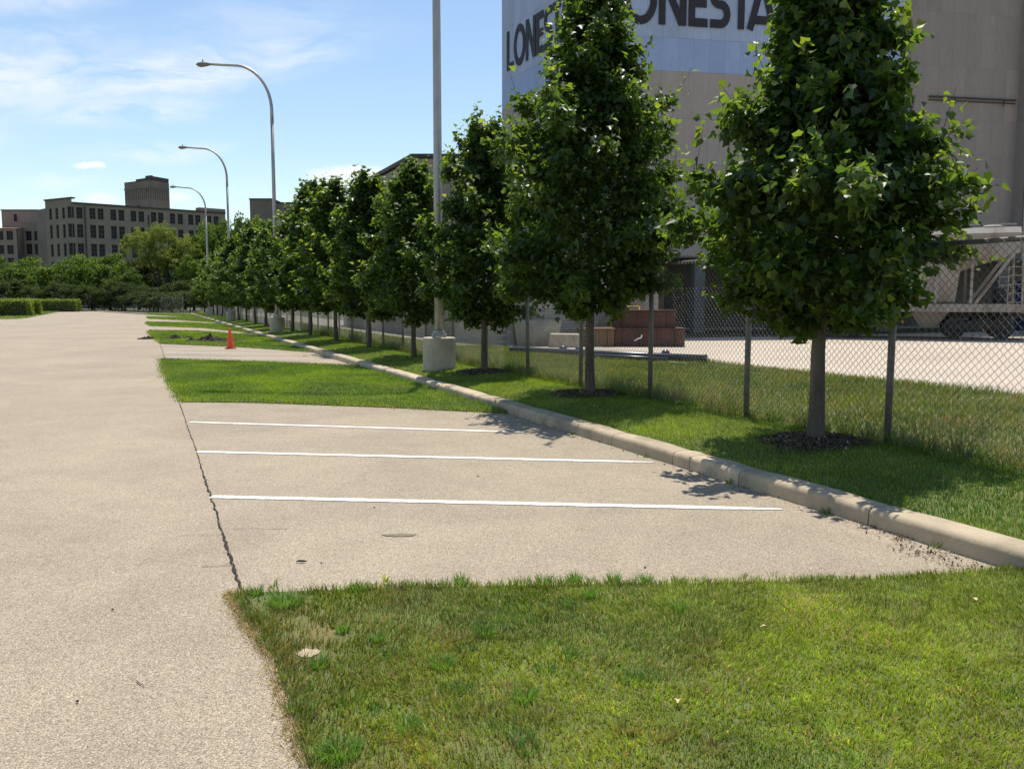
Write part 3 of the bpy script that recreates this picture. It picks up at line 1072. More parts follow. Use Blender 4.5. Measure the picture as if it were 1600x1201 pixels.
def grow_tree(seed, prof, nbr, shoots, per_shoot, size, inner, trunk_r, fork_h):
    """returns (trunk mesh builder, limb builder, leaf position/frame/size/tone arrays)"""
    r = np.random.default_rng(seed)
    hs, rs = np.array([p[0] for p in prof]), np.array([p[1] for p in prof])
    top = hs[-1]
    h0 = hs[0]
    tr, lb = MB(), MB()
    wob = [(r.normal(0, 0.012), r.normal(0, 0.012)) for _ in range(12)]
    pts, rad = [], []
    for i in range(12):
        u = i / 11
        pts.append((wob[i][0] * (u > 0), wob[i][1] * (u > 0), -0.08 + (top * 0.93 + 0.08) * u))
        rad.append(trunk_r * (1.25 if i == 0 else 1.0) * (1 - 0.93 * u ** 0.8) + 0.004)
    pts.insert(1, (0, 0, 0.12))
    rad.insert(1, trunk_r * 1.02)
    tr.tube(pts, rad, 10)
    P, RD, RIM_LIT = [], [], []
    for b in range(nbr):
        u = (b + r.random()) / nbr
        hb = fork_h + (top * 0.93 - fork_h) * u ** 1.1
        az = b * 2.39996 + r.normal(0, 0.25)
        rise = (0.10 + 0.65 * u) + r.normal(0, 0.10)
        # find the end radius by the crown profile
        he = hb
        for _ in range(4):
            Re = np.interp(he, hs, rs)
            ext = Re * r.uniform(0.70, 1.10)
            he = min(top * 0.995, hb + ext * rise)
        if u < 0.08:
            he = hb + ext * 0.05
        st = np.array((0, 0, hb))
        en = np.array((math.cos(az) * ext, math.sin(az) * ext, he))
        md = st * 0.5 + en * 0.5 + np.array((0, 0, 0.10 * ext))
        q = [(1 - w) ** 2 * st + 2 * w * (1 - w) * md + w * w * en for w in np.linspace(0, 1, 6)]
        lb.tube([tuple(x_) for x_ in q], [max(0.004, trunk_r * 0.30 * (1 - u * 0.6) * (1 - 0.85 * k / 5)) for k in range(6)], 5, False)
        ns = max(3, int(shoots * (0.35 + 0.65 * ext / rs.max())))
        for k in range(ns):
            w = r.uniform(0.25, 1.0) ** 0.75 if k else 1.0
            base = (1 - w) ** 2 * st + 2 * w * (1 - w) * md + w * w * en
            rdl = np.array((math.cos(az), math.sin(az), 0.0))
            dr = rdl * r.uniform(0.1, 0.9) + r.normal(0, 0.55, 3) + np.array((0, 0, r.uniform(0.15, 0.9)))
            tipt = (k == 0 and r.random() < 0.75)
            if tipt:
                dr = rdl * r.uniform(0.0, 0.6) + r.normal(0, 0.18, 3) + np.array((0, 0, 1.0))
            dr /= np.linalg.norm(dr)
            ln = r.uniform(0.14, 0.36) * (1.9 if tipt else 1.0) * (0.55 + 0.45 * ext / rs.max())
            m_ = int(per_shoot * r.uniform(0.7, 1.3))
            uu = r.random(m_)
            tip = base + dr * ln
            lb.tube([tuple(base), tuple(tip)], [0.005, 0.002], 3, False)
            pp = base[None, :] + dr[None, :] * (ln * uu)[:, None] + r.normal(0, 0.055, (m_, 3))
            rr = pp * np.array((1, 1, 0))
            rr /= np.linalg.norm(rr, axis=1)[:, None] + 1e-6
            P.append(pp)
            RD.append(rr * 0.5 + (pp - base - dr * ln * 0.4) * 2.5)
            RIM_LIT.append(np.clip(w * (0.35 + 0.65 * uu), 0, 1) * (1.0 if tipt else r.uniform(0.0, 0.8) ** 1.5))  # brighter tone towards shoot tips, standing in for sun on the crown's rim
    if inner:
        hh = r.uniform(h0 + 0.1, top * 0.92, inner)
        aa = r.random(inner) * 2 * np.pi
        rr_ = np.interp(hh, hs, rs) * 0.80 * r.random(inner) ** 0.6
        pp = np.stack([np.cos(aa) * rr_, np.sin(aa) * rr_, hh], 1)
        P.append(pp)
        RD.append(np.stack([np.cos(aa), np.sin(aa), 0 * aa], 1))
        RIM_LIT.append(np.zeros(inner))
    P, RD, RIM_LIT = np.concatenate(P), np.concatenate(RD), np.concatenate(RIM_LIT)
    n = len(P)
    d, nr, sd = leaf_frames(n, RD, r)
    sz = size * r.uniform(0.55, 1.25, n)
    return tr, lb, P, d, nr, sd, sz, leaf_tones(n, r, RIM_LIT), r


PROF1 = [(1.36, .50), (1.52, 1.05), (1.8, 1.38), (2.15, 1.48), (2.6, 1.42), (3.0, 1.18), (3.4, .86), (3.9, .62), (4.66, .46), (5.4, .32), (6.1, .12)]
PROF2 = [(1.40, .45), (1.58, 1.02), (2.0, 1.30), (2.9, 1.32), (3.7, 1.22), (4.3, 1.02), (4.75, .68), (5.4, .46), (6.0, .34), (6.5, .10)]
PROF3 = [(1.10, .45), (1.30, .98), (1.8, 1.22), (2.5, 1.25), (3.2, 1.10), (3.9, .86), (4.5, .60), (5.0, .36), (5.5, .08)]
PROF4 = [(1.15, .50), (1.35, 1.05), (1.9, 1.35), (2.6, 1.32), (3.4, 1.12), (4.2, .82), (4.9, .55), (5.5, .28), (5.9, .06)]

LEAF_MESHES = []
for k in range(4):
    c = [(0.024, 0.050, 0.012), (0.036, 0.066, 0.014), (0.06, 0.095, 0.017), (0.095, 0.125, 0.022)][k]
    LEAF_MESHES.append(np_mesh('leaf', LEAF_V.copy() * (1, 1, 1.0 + 0.3 * k), LEAF_F, 8, np.array([c]), M['leaf']))


def plant_tree(name, s, t, data, label, group, rz=0.0, single_leaves=0):
    x0, y0, _ = S(s, t)
    z0 = float(verge_z(t))
    root = empty(name, (x0, y0, z0), rz)
    tag(root, label, 'tree', group)
    tr, lb, P, d, nr, sd, sz, tn, r = data
    tr.build('trunk', M['bark'], root, True)
    lb.build('limbs', M['bark_dark'], root, True)
    keep = np.ones(len(P), bool)
    if single_leaves:
        # the leaves that show largest: outermost, on the camera's side
        c, s_ = math.cos(-rz), math.sin(-rz)
        cd = np.array((c * -x0 - s_ * -y0, s_ * -x0 + c * -y0, 0.0))
        cd /= np.linalg.norm(cd)
        facing = np.abs(nr @ cd)
        depth = P @ cd
        score = depth * 0.6 + facing * 1.2 + sz * 6 - 3 * (P[:, 2] > 4.9)
        idx = np.argsort(-score)[:single_leaves]
        keep[idx] = False
        for q, i in enumerate(idx):
            mat = Matrix(((sd[i][0], d[i][0], nr[i][0]), (sd[i][1], d[i][1], nr[i][1]), (sd[i][2], d[i][2], nr[i][2])))
            lf = link_mesh('leaf', LEAF_MESHES[q % 4 if r.random() < 0.4 else q % 2], None, root, tuple(P[i]), mat.to_euler(), (sz[i],) * 3)
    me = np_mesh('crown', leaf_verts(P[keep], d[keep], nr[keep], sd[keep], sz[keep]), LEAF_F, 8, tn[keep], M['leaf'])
    cr_ = link_mesh('crown', me, None, root)
    if single_leaves:
        cr_['kind'] = 'stuff'
    return root


TG = 'young street trees in a row along the fence'
ROWT = 1.5


def s_at_px(px, t):                                # where the row crosses a sight line
    k = (px - 800) / FPX
    # (KO + KA s + KR t).x = k * depth, depth ~ y*cos+...
    lo, hi = -10.0, 130.0
    for _ in range(50):
        m_ = (lo + hi) / 2
        p = S(m_, t)
        dep = p[1] * math.cos(PITCH) - (0.2 - CAM_H) * math.sin(PITCH)
        if p[0] / dep > k:
            lo = m_
        else:
            hi = m_
    return lo


def orient(data, want_l, want_r, deep):
    """turn a grown tree so that its crown spreads left and right as the real one does, then fit its width"""
    tr, lb, P, d, nr, sd, sz, tn, r = data
    best = None
    for q in np.linspace(0, 2 * math.pi, 73)[:-1]:
        c, s = math.cos(q), math.sin(q)
        x_ = c * P[:, 0] - s * P[:, 1]
        l_, r_ = -np.percentile(x_, .4), np.percentile(x_, 99.6)
        k_ = (want_l + want_r) / (l_ + r_)
        e = abs(l_ * k_ - want_l) + abs(r_ * k_ - want_r)
        if best is None or e < best[0]:
            best = (e, q, k_)
    _, q, k_ = best
    c, s = math.cos(q), math.sin(q)
    Rm = np.array(((c, -s, 0), (s, c, 0), (0, 0, 1)))
    K = np.array((k_, k_ * deep, 1.0))
    P2 = (P @ Rm.T) * K
    lb.v = [tuple((Rm @ np.array(v_)) * K) for v_ in lb.v]
    return tr, lb, P2, d @ Rm.T, nr @ Rm.T, sd @ Rm.T, sz, tn, r


T1 = grow_tree(101, PROF1, 92, 27, 16, 0.088, 10000, 0.088, 1.18)
T1 = orient(T1, 1.42, 1.20, 1.12)
tree1 = plant_tree('maple_tree', s_at_px(1274, ROWT), ROWT, T1, 'nearest and largest looking leafy street tree, right in front of the grey silo', TG, 0.0, 300)
T2 = grow_tree(202, PROF2, 90, 26, 16, 0.088, 10000, 0.085, 1.25)
T2 = orient(T2, 1.50, 1.25, 1.18)
plant_tree('maple_tree', s_at_px(922, ROWT), ROWT, T2, 'second nearest street tree, covering the corner of the blue lettered silo', TG, 0.0, 300)
T3 = grow_tree(303, PROF3, 74, 19, 15, 0.095, 5600, 0.070, 1.0)
T3 = orient(T3, 1.22, 1.10, 1.0)
tree3 = plant_tree('maple_tree', s_at_px(757, ROWT), ROWT, T3, 'third nearest street tree, just right of the thick lamp pole with the concrete base', TG, 0.0)
T4 = grow_tree(404, PROF4, 66, 17, 14, 0.105, 4600, 0.070, 1.0)
tree4 = plant_tree('maple_tree', s_at_px(647, ROWT), ROWT, T4, 'fourth nearest street tree, just left of the thick lamp pole', TG, 2.2)
T5 = grow_tree(505, PROF4, 60, 15, 13, 0.12, 4000, 0.070, 1.0)
tree5 = plant_tree('maple_tree', s_at_px(577, ROWT), ROWT, T5, 'fifth nearest street tree, left of the gabled block building', TG, 0.9)
tree3.scale, tree4.scale, tree5.scale = (1.0, 1.0, .96), (1.06, 1.02, .89), (1.1, 1.1, .95)
ORD = ['sixth', 'seventh', 'eighth', 'ninth', 'tenth', 'eleventh', 'twelfth', 'thirteenth', 'fourteenth', 'fifteenth', 'sixteenth', 'seventeenth', 'eighteenth', 'nineteenth', 'twentieth']
pxs = [525, 485, 457, 435, 415.5]
srow = [s_at_px(p, ROWT) for p in pxs]
while srow[-1] < 97:
    srow.append(srow[-1] + 5.25)
srcs = [tree4, tree5, tree3]
for i, s in enumerate(srow[:15]):
    o = copy_tree(srcs[i % 3])
    o.location = (*S(s, ROWT)[:2], 0.2)
    o.rotation_euler = (0, 0, 1.3 * i + 0.7)
    k = rng.uniform(0.95, 1.1)
    o.scale = (k * rng.uniform(1.05, 1.25), k * rng.uniform(1.05, 1.25), k * rng.uniform(0.93, 1.05) * (1.06 if i % 3 == 2 else 1.0))
    o.rotation_euler = (R(rng.normal(0, 1.6)), R(rng.normal(0, 1.6)), 1.3 * i + 0.7)
    o['label'] = ORD[i] + ' tree from the front in the row along the fence' + (', small with distance' if i > 5 else '')

# mulch at the foot of the nearest trees
for s, lab in ((s_at_px(1274, ROWT), 'ring of dark wood mulch at the foot of the nearest tree'), (s_at_px(922, ROWT), 'ring of dark wood mulch at the foot of the second nearest tree'), (s_at_px(757, ROWT), 'ring of dark wood mulch at the foot of the third nearest tree')):
    n = 2600
    a, r_ = rng.random(n) * 6.283, 0.03 + 0.56 * rng.random(n) ** 0.75
    cx, cy, _ = S(s, ROWT)
    r_ = r_ * (0.75 + 0.55 * NB.one(np.cos(a) * 1.6 + 9, np.sin(a) * 1.6 + s))
    x, y = cx + np.cos(a) * r_, cy + np.sin(a) * r_ * 1.0
    z = 0.205 + 0.055 * np.clip(1 - r_ / 0.66, 0, 1) ** 0.7 + rng.uniform(0, 0.022, n)
    rad = np.stack([np.cos(a), np.sin(a), 0 * a], 1)
    d, nr, sd = leaf_frames(n, rad, rng, 2.6, 0.0, 0.8)
    V = np.array([(-.22, -.5, 0), (.22, -.5, .05), (.16, .5, 0), (-.2, .5, .06)])
    tone = lerp3((0.07, 0.052, 0.034), (0.20, 0.15, 0.10), rng.random(n) ** 2)
    pale_chip = rng.random(n) < 0.04  # a few paler chips, picked at random
    tone[pale_chip] = (0.36, 0.31, 0.24)
    me = np_mesh('mulch', leaf_verts(np.stack([x, y, z], 1), d, nr, sd, rng.uniform(0.018, 0.042, n), V), [(0, 1, 2, 3)], 4, tone, M['mulch'])
    tag(link_mesh('mulch', me), lab, 'mulch', kind='stuff')
    mb = MB()
    mb.lathe([(0.46, 0.19), (0.36, 0.222), (0.2, 0.245), (0.01, 0.255)], 24, (cx, cy, 0))
    o = mb.build('mulch_mound', M['soil'], None, True)
    o['kind'] = 'structure'

# ------------------------------------------------------------------ chain link fence along the verge
FT, FZ0, FH, FP = 2.12, 0.19, 2.06, 2.30
fence = empty('chain_link_fence', S(-8, FT, FZ0), math.pi / 2 + AZ * -1)
fence.rotation_euler = (0, 0, math.atan2(KA.y, KA.x))
tag(fence, 'long chain link fence on steel posts behind the row of trees', 'fence')


def wire_panel(width, height, w, rad):
    h = w / 2
    cols, rows = int(round(width / h)), int(round(height / h))
    hx, hz = width / cols, height / rows
    segs_a, segs_b = [], []
    for c in range(cols):
        for r_ in range(rows):
            x0, x1 = (c, c + 1) if r_ % 2 == 0 else (c + 1, c)
            if c % 2:
                x0, x1 = (c + 1, c) if r_ % 2 == 0 else (c, c + 1)
            segs_a.append((x0 * hx, (0.004 if x0 == c else -0.004), r_ * hz))
            segs_b.append((x1 * hx, (0.004 if x1 == c else -0.004), (r_ + 1) * hz))
    A, B = np.array(segs_a), np.array(segs_b)
    d = B - A
    d /= np.linalg.norm(d, axis=1)[:, None]
    u = np.cross(d, np.array((0, 1, 0)))
    u /= np.linalg.norm(u, axis=1)[:, None]
    v = np.cross(d, u)
    V = np.zeros((len(A), 6, 3))
    for k in range(3):
        a = 2 * math.pi * k / 3
        o_ = (u * math.cos(a) + v * math.sin(a)) * rad
        V[:, k] = A + o_
        V[:, 3 + k] = B + o_
    return np_mesh('mesh_panel', V.reshape(-1, 3), [(0, 1, 4, 3), (1, 2, 5, 4), (2, 0, 3, 5)], 6, np.zeros((len(A), 3)), M['wire'])


panel_me = wire_panel(FP, FH - 0.03, 0.080, 0.0027)
post_me = MB().tube([(0, 0, -0.15), (0, 0, FH + 0.02)], 0.037, 10).lathe([(0.042, 0.0), (0.042, 0.03), (0.025, 0.055), (0.006, 0.062)], 10, (0, 0, FH + 0.0)).mesh('post', M['fence_post'], True)
rail_me = MB().tube([(0, 0, 0), (FP, 0, 0)], 0.024, 8).mesh('top_rail', M['fence_post'], True)
s_post0 = -0.54 + 0.02
k0 = -4
nfp = 47
for k in range(nfp):
    xs = (s_post0 + (k + k0) * FP) + 8.0
    link_mesh('post', post_me, None, fence, (xs, 0, 0), (R(random.uniform(-.6, .6)), R(random.uniform(-.6, .6)), 0))
    if k < nfp - 1:
        link_mesh('mesh_panel', panel_me, None, fence, (xs, 0.028, 0.03))
        link_mesh('top_rail', rail_me, None, fence, (xs, 0.0, FH - 0.012))
# the gap post with the yellow tag by the hopper car
yb = MB().tube([(0, 0, 0), (0.02, 0.0, 0.03), (0.055, -0.01, -0.02), (0.115, -0.012, -0.12)], [0.012, 0.016, 0.016, 0.012], 8)
o = yb.build('yellow_strap', M['yellow'], None, True, loc=at(1393, 486, 8.86))
tag(o, 'short yellow strap on the fence post right of the nearest tree trunk', 'strap')

# ------------------------------------------------------------------ street lamps
ARM = Vector((-0.975, 0.22)).normalized()


def make_lamp(loc):
    root = empty('street_lamp', loc)
    b = MB()
    b.lathe([(0.365, -0.3), (0.365, 0.66), (0.36, 0.69), (0.34, 0.705), (0.01, 0.71)], 32)
    b.build('concrete_base', M['base_conc'], root)
    bp = MB()
    bp.box(-0.16, 0.16, -0.16, 0.16, 0.745, 0.775)
    bp.lathe([(0.125, 0.775), (0.125, 0.83), (0.10, 0.86)], 16)
    pl = bp.build('base_plate', M['galv'], root)
    for sx in (-1, 1):
        for sy in (-1, 1):
            MB().tube([(sx * 0.12, sy * 0.12, 0.69), (sx * 0.12, sy * 0.12, 0.81)], 0.016, 6).lathe([(0.03, 0.775), (0.03, 0.80)], 6, (sx * 0.12, sy * 0.12, 0)).build('anchor_bolt', M['galv'], pl)
    pm = MB()
    pm.tube([(0, 0, 0.78), (0, 0, 4), (0, 0, 7.5), (0, 0, 10.1)], [0.098, 0.092, 0.086, 0.082], 20)
    pm.build('pole', M['alum'], root, True)
    am = MB()
    pts = [(0, 0, 10.05), (0, 0, 10.6)]
    for k in range(1, 13):
        a = k / 12 * R(82)
        rx, rz = 2.0, 2.25
        pts.append((rx * (1 - math.cos(a)), 0, 10.6 + rz * math.sin(a)))
    x_, _, z_ = pts[-1]
    for q in (0.5, 1.0, 1.45):
        pts.append((x_ + q, 0, z_ + q * 0.10))
    P3 = [(ARM.x * p[0], ARM.y * p[0], p[2]) for p in pts]
    am.tube(P3, [0.084] + [0.080 - 0.0014 * i for i in range(len(P3) - 1)], 14)
    am.build('arm', M['alum'], root, True)
    MB().lathe([(0.090, 10.06), (0.094, 10.10), (0.090, 10.14)], 18).build('pole_collar', M['alum'], root)
    # cobra head
    e = Vector(P3[-1])
    dirx = Vector((ARM.x, ARM.y, 0.05)).normalized()
    side = Vector((-ARM.y, ARM.x, 0))
    upv = dirx.cross(side) * -1
    if upv.z < 0:
        upv = -upv
    prof = [(-0.10, .035, .04, .04), (0.02, .06, .06, .05), (0.12, .11, .09, .06), (0.32, .155, .115, .10), (0.52, .165, .115, .13), (0.68, .14, .085, .11), (0.78, .07, .04, .05)]
    hb = MB()
    ring = 14
    vs, fs = [], []
    for (q, hw, hu, hd) in prof:
        for k in range(ring):
            a = 2 * math.pi * k / ring
            cc, ss_ = math.cos(a), math.sin(a)
            vs.append(e + dirx * q + side * hw * cc + upv * ((hu if ss_ > 0 else hd) * ss_))
    for i in range(len(prof) - 1):
        for k in range(ring):
            fs.append((i * ring + k, i * ring + (k + 1) % ring, (i + 1) * ring + (k + 1) % ring, (i + 1) * ring + k))
    fs.append(tuple(range(ring)))
    fs.append(tuple((len(prof) - 1) * ring + k for k in range(ring))[::-1])
    hb.add(vs, fs)
    hd_ = hb.build('lamp_head', M['lamp_body'], root, True)
    pc = e + dirx * 0.45 + upv * 0.10
    MB().tube([tuple(pc), tuple(pc + Vector((0, 0, 0.12)))], [0.035, 0.028], 10).build('photocell', M['lamp_body'], hd_)
    return root


LG = 'tall curved arm street lamps along the kerb'
lamp0 = make_lamp((*S(11.0, 1.0)[:2], 0.18))
tag(lamp0, 'nearest street lamp, thick pole on a round concrete base, top out of view', 'street lamp', LG)
for i, (s, lab) in enumerate(((36.5, 'second street lamp, tall curved arm against the sky, head highest in the picture'), (61.4, 'third street lamp, curved arm left of the second lamp'), (86.0, 'farthest street lamp with small curved arm beside the brick tower'))):
    o = copy_tree(lamp0)
    o.location = (*S(s, 1.0)[:2], 0.18)
    o['label'] = lab

# ------------------------------------------------------------------ traffic cone
cp = gp(360, 545)
cone = empty('traffic_cone', (cp.x, cp.y, 0.008), 0.3)
tag(cone, 'orange traffic cone standing in the bay beside a grass island', 'traffic cone')
MB().lathe([(0.135, 0.03), (0.128, 0.05), (0.035, 0.70), (0.028, 0.712), (0.012, 0.714)], 24).build('cone_body', M['cone'], cone, True)
MB().box(-0.19, 0.19, -0.19, 0.19, 0, 0.03).build('base', M['cone_base'], cone, False, 0.012)


# ------------------------------------------------------------------ dug soil on the island, debris on the asphalt
def clod(cx, cy, w, d, h, seed, z=0.02):
    r = np.random.default_rng(seed)
    nx, ny = 46, 34
    vs, fs = [], []
    for i in range(nx + 1):
        for j in range(ny + 1):
            u, v = i / nx * 2 - 1, j / ny * 2 - 1
            rr = math.hypot(u, v)
            hh = max(0, 1 - rr) ** 0.6 * max(0.0, 2.6 * float(NA.one(np.array(u * 9 + seed), np.array(v * 9.0))) * (0.3 + float(NB.one(np.array(u * 3 + seed), np.array(v * 3.0)))) - 0.45) * h * 0.42
            vs.append((cx + u * w / 2 + r.normal(0, w * 0.015), cy + v * d / 2 + r.normal(0, d * 0.015), z + hh * r.uniform(0.6, 1.3) - (0.03 if hh < 0.02 else 0.0)))
    for i in range(nx):
        for j in range(ny):
            a = i * (ny + 1) + j
            fs.append((a, a + ny + 1, a + ny + 2, a + 1))
    mb = MB()
    mb.add(vs, fs)
    return mb


for (px, py, w, d, h, lab) in ((276, 530, 1.5, 2.2, .22, 'small heap of dug dark soil on the island, farther from the cone'), (331, 534, 2.6, 2.2, .30, 'larger heap of dug dark soil on the island left of the cone'), (231, 529.5, .9, 1.0, .16, 'clods of dark soil spilled on the road at the island tip'), (374, 538, .8, .8, .12, 'few clods of dark soil on the grass right of the cone')):
    p = gp(px, py)
    o = clod(p.x, p.y, w, d, h, int(px)).build('soil_heap', M['soil'])
    tag(o, lab, 'soil', 'heaps of dug soil')

for (px, py, sz, lab) in ((471, 880, .045, 'brown twig lying on the asphalt of the near bay'), (423, 919, .02, 'dark pebble on the asphalt at the corner of the near lawn'), (1008, 888, .014, 'small dark pebble on the asphalt near the lawn edge'), (502, 881, .012, 'tiny pebble beside the brown twig'), (747, 745, .018, 'small dark pebble beyond the nearest white line'), (176, 954, .014, 'dark crumb on the road at the left'), (121, 1098, .014, 'dark crumb on the road at the bottom left'), (585, 794, .014, 'tiny dark pebble just in front of the nearest white line')):
    p = gp(px, py)
    if sz < .04:
        sz *= .55
    mb = MB()
    if sz > .04:
        mb.tube([(-.032, 0, .006), (-.01, .004, .010), (.02, -.003, .008), (.034, .003, .006)], [.004, .007, .006, .003], 7)
    else:
        mb.lathe([(sz * .5, -.002), (sz * .95, sz * .25), (sz * .8, sz * .6), (sz * .3, sz * .8)], 7)
    o = mb.build('pebble' if sz < .04 else 'twig', M['soil'], None, False, loc=(p.x, p.y, 0.008), rot=(0, 0, 0.15 if sz > .04 else random.random() * 3))
    tag(o, lab, 'debris', 'bits of debris on the asphalt')

sm = MB()
pc_ = gp(625, 837)
k = 20
sm.add([(pc_.x + math.cos(6.283 * i / k) * .13 * random.uniform(.7, 1.1), pc_.y + math.sin(6.283 * i / k) * .045 * random.uniform(.6, 1.2), 0.0088) for i in range(k)], [tuple(range(k))])
sm.build('oil_stain', M['stain'], bay)

for (px, py, rz_l, lab) in ((1525, 937, 0.4, 'pale dry leaf lying on the nearest lawn at the right'), (1198, 979, 1.7, 'small tan leaf lying on the nearest lawn near the middle'), (1060, 1092, 2.9, 'curled dry leaf lying low on the nearest lawn')):
    p = gp(px, py, 0.05)
    lf_me = np_mesh('dry_leaf', LEAF_V.copy() * (1, 1, 2.2), LEAF_F, 8, np.array([(0.55, 0.43, 0.24)]), M['mulch'])
    tag(link_mesh('dry_leaf', lf_me, None, None, (p.x, p.y, 0.05), (0.25, 0.15, rz_l), (.035,) * 3), lab, 'leaf', 'fallen dry leaves')

gw = []
for s in (-2.9, -1.9, -0.9, 0.55, 2.6, 3.1, 5.2, 7.4, 9.3, 13.0, 16.0):
    p = S(s + random.uniform(-.2, .2), -0.03)
    gw.append(tuft(p[0], p[1], 0.004, int(rng.integers(10, 26)), 0.05, 0.03, 0.09, 0.006, (0.10, 0.17, 0.03), (0.24, 0.27, 0.06)))
tag(join_blades(gw, 'gutter_weeds'), 'small weeds sprouting from the joint at the foot of the kerb', 'weeds', kind='stuff')

# leaf litter gathered in the gutter
n = 900
s_ = np.concatenate([rng.normal(-3.3, 0.55, 500), rng.uniform(-4, 12, 400)])
t_ = -np.abs(rng.normal(0, 0.07, n)) - 0.005 - 0.28 * (np.abs(s_ + 3.4) < 0.6) * rng.random(n)
x, y = S_np(s_, t_)
rad = np.stack([np.cos(s_ * 9), np.sin(s_ * 9), 0 * s_], 1)
d, nr, sd = leaf_frames(n, rad, rng, 1.8, 0, 0.8)
V = np.array([(-.3, -.5, 0), (.3, -.5, .06), (.2, .5, 0), (-.25, .5, .08)])
me = np_mesh('gutter_litter', leaf_verts(np.stack([x, y, np.full(n, 0.016)], 1), d, nr, sd, rng.uniform(0.006, 0.024, n), V), [(0, 1, 2, 3)], 4, lerp3((0.035, 0.026, 0.016), (0.20, 0.15, 0.09), rng.random(n)), M['mulch'])
tag(link_mesh('gutter_litter', me), 'dry leaf litter and soil gathered along the foot of the kerb', 'litter', kind='stuff')
# ------------------------------------------------------------------ the lettered silo
def corr_panel(width, mat, ribs=11, depth=0.014):
    mb = MB()
    prof = []
    for k in range(ribs):
        x0 = width * k / ribs
        p = width / ribs
        prof += [(x0, 0), (x0 + p * 0.30, 0), (x0 + p * 0.45, -depth), (x0 + p * 0.85, -depth)]
    prof.append((width, 0))
    n = len(prof)
    mb.add([(x, y, 0) for x, y in prof] + [(x, y, 1) for x, y in prof], [(i, i + 1, n + i + 1, n + i) for i in range(n - 1)])
    return mb.mesh('wall_panel', mat)


PW = 0.8
PANEL = {k: corr_panel(PW - 0.004, M[k]) for k in ('silo_grey', 'silo_tan', 'silo_blue', 'silo_pale')}
ROWS = [3.8, 6.0, 8.2, 10.4, 12.6, 14.15, 17.0, 20.0, 22.6, 25.2]


def clad(root, p0, p1, rows, chooser):
    p0, p1 = Vector(p0), Vector(p1)
    ln = (p1 - p0).length
    u = (p1 - p0) / ln
    nrm = Vector((u.y, -u.x))
    rz = math.atan2(u.y, u.x)
    k = max(1, round(ln / PW))
    base = Vector(root.location)
    for i in range(k):
        for j in range(len(rows) - 1):
            q = p0 + u * (ln * i / k) + nrm * (0.04 + random.uniform(0, 0.006))
            o = link_mesh('wall_panel', PANEL[chooser(i / k, j)], None, root, (q.x - base.x, q.y - base.y, rows[j] + 0.006), (0, 0, rz), (ln / k / PW, 1, rows[j + 1] - rows[j] - 0.008))
    return u, nrm, rz


C0 = Vector((4.07, 42.0))
UM = Vector((0.983, 0.182)).normalized()
UL = Vector((0.448, -0.894)).normalized()
CL = C0 - UL * 10.3
CR = C0 + UM * 16.0
BK = Vector((-UM.y, UM.x))
silo = empty('silo_building', (C0.x, C0.y, 0.08))
tag(silo, 'tall metal clad silo with a blue band and large black lettering on two sides', 'silo')
sb = Vector(silo.location)


def rel(p, z, b=sb):
    return (p[0] - b.x, p[1] - b.y, z)


def blue_rows(_, j):
    return 'silo_grey' if j < 4 else ('silo_blue' if j == 4 else 'silo_pale')


clad(silo, CL, C0, ROWS, blue_rows)
clad(silo, C0, CR, ROWS, blue_rows)
poly = [CL - sb.xy, C0 - sb.xy, CR - sb.xy, CR + BK * 14 - sb.xy, CL + Vector((2.0, 9.0)) - sb.xy]
MB().prism([tuple(p) for p in poly], 3.72, 25.1).build('core', M['silo_core'], silo)
cap = MB()
cap.prism([tuple(p + (p - Vector((4, 10))).normalized() * 0.12) for p in poly], 25.11, 25.35)
cap.build('roof_edge', M['roof_edge'], silo)
# open loading bay below: columns, lintel, back wall
for q in (0.25, 5.4, 10.6, 15.7):
    p = C0 + UM * q + BK * 0.35
    MB().box(-.28, .28, -.28, .28, 0, 3.7).build('column', M['dark_conc'], silo, loc=rel(p, 0), rot=(0, 0, math.atan2(UM.y, UM.x)))
p = C0 + BK * 7.5
MB().box(0, 16, 0, .3, 0, 3.7).build('back_wall', M['dark_conc'], silo, loc=rel(p, 0), rot=(0, 0, math.atan2(UM.y, UM.x)))
p = CL + Vector((0.1, 0.05))
MB().box(0, 10.2, 0.05, .35, 0, 3.7).build('side_wall', M['dark_conc'], silo, loc=rel(p, 0), rot=(0, 0, math.atan2(UL.y, UL.x)))
p = C0 + UM * 5.0 + BK * 0.0
MB().box(-.22, .22, -.22, .22, 0, 0.95).build('column_guard', M['yellow'], silo, loc=rel(C0 + UM * 3.4 + BK * .3, 0))
MB().box(-.18, .18, -.18, .18, 0.95, 3.7).build('column', M['rust_brown'], silo, loc=rel(C0 + UM * 3.4 + BK * .3, 0))


# lettering: flat black letters, each a piece of its own
def stroke(path, w, n=1):
    """ribbon polygon quads along a path"""
    L_, R_ = [], []
    P = [Vector(p) for p in path]
    for i, p in enumerate(P):
        d = (P[min(i + 1, len(P) - 1)] - P[max(i - 1, 0)]).normalized()
        nr = Vector((-d.y, d.x))
        L_.append(p + nr * w / 2)
        R_.append(p - nr * w / 2)
    return L_, R_


def arc(cx, cy, rx, ry, a0, a1, n=14):
    return [(cx + rx * math.cos(R(a0 + (a1 - a0) * k / n)), cy + ry * math.sin(R(a0 + (a1 - a0) * k / n))) for k in range(n + 1)]


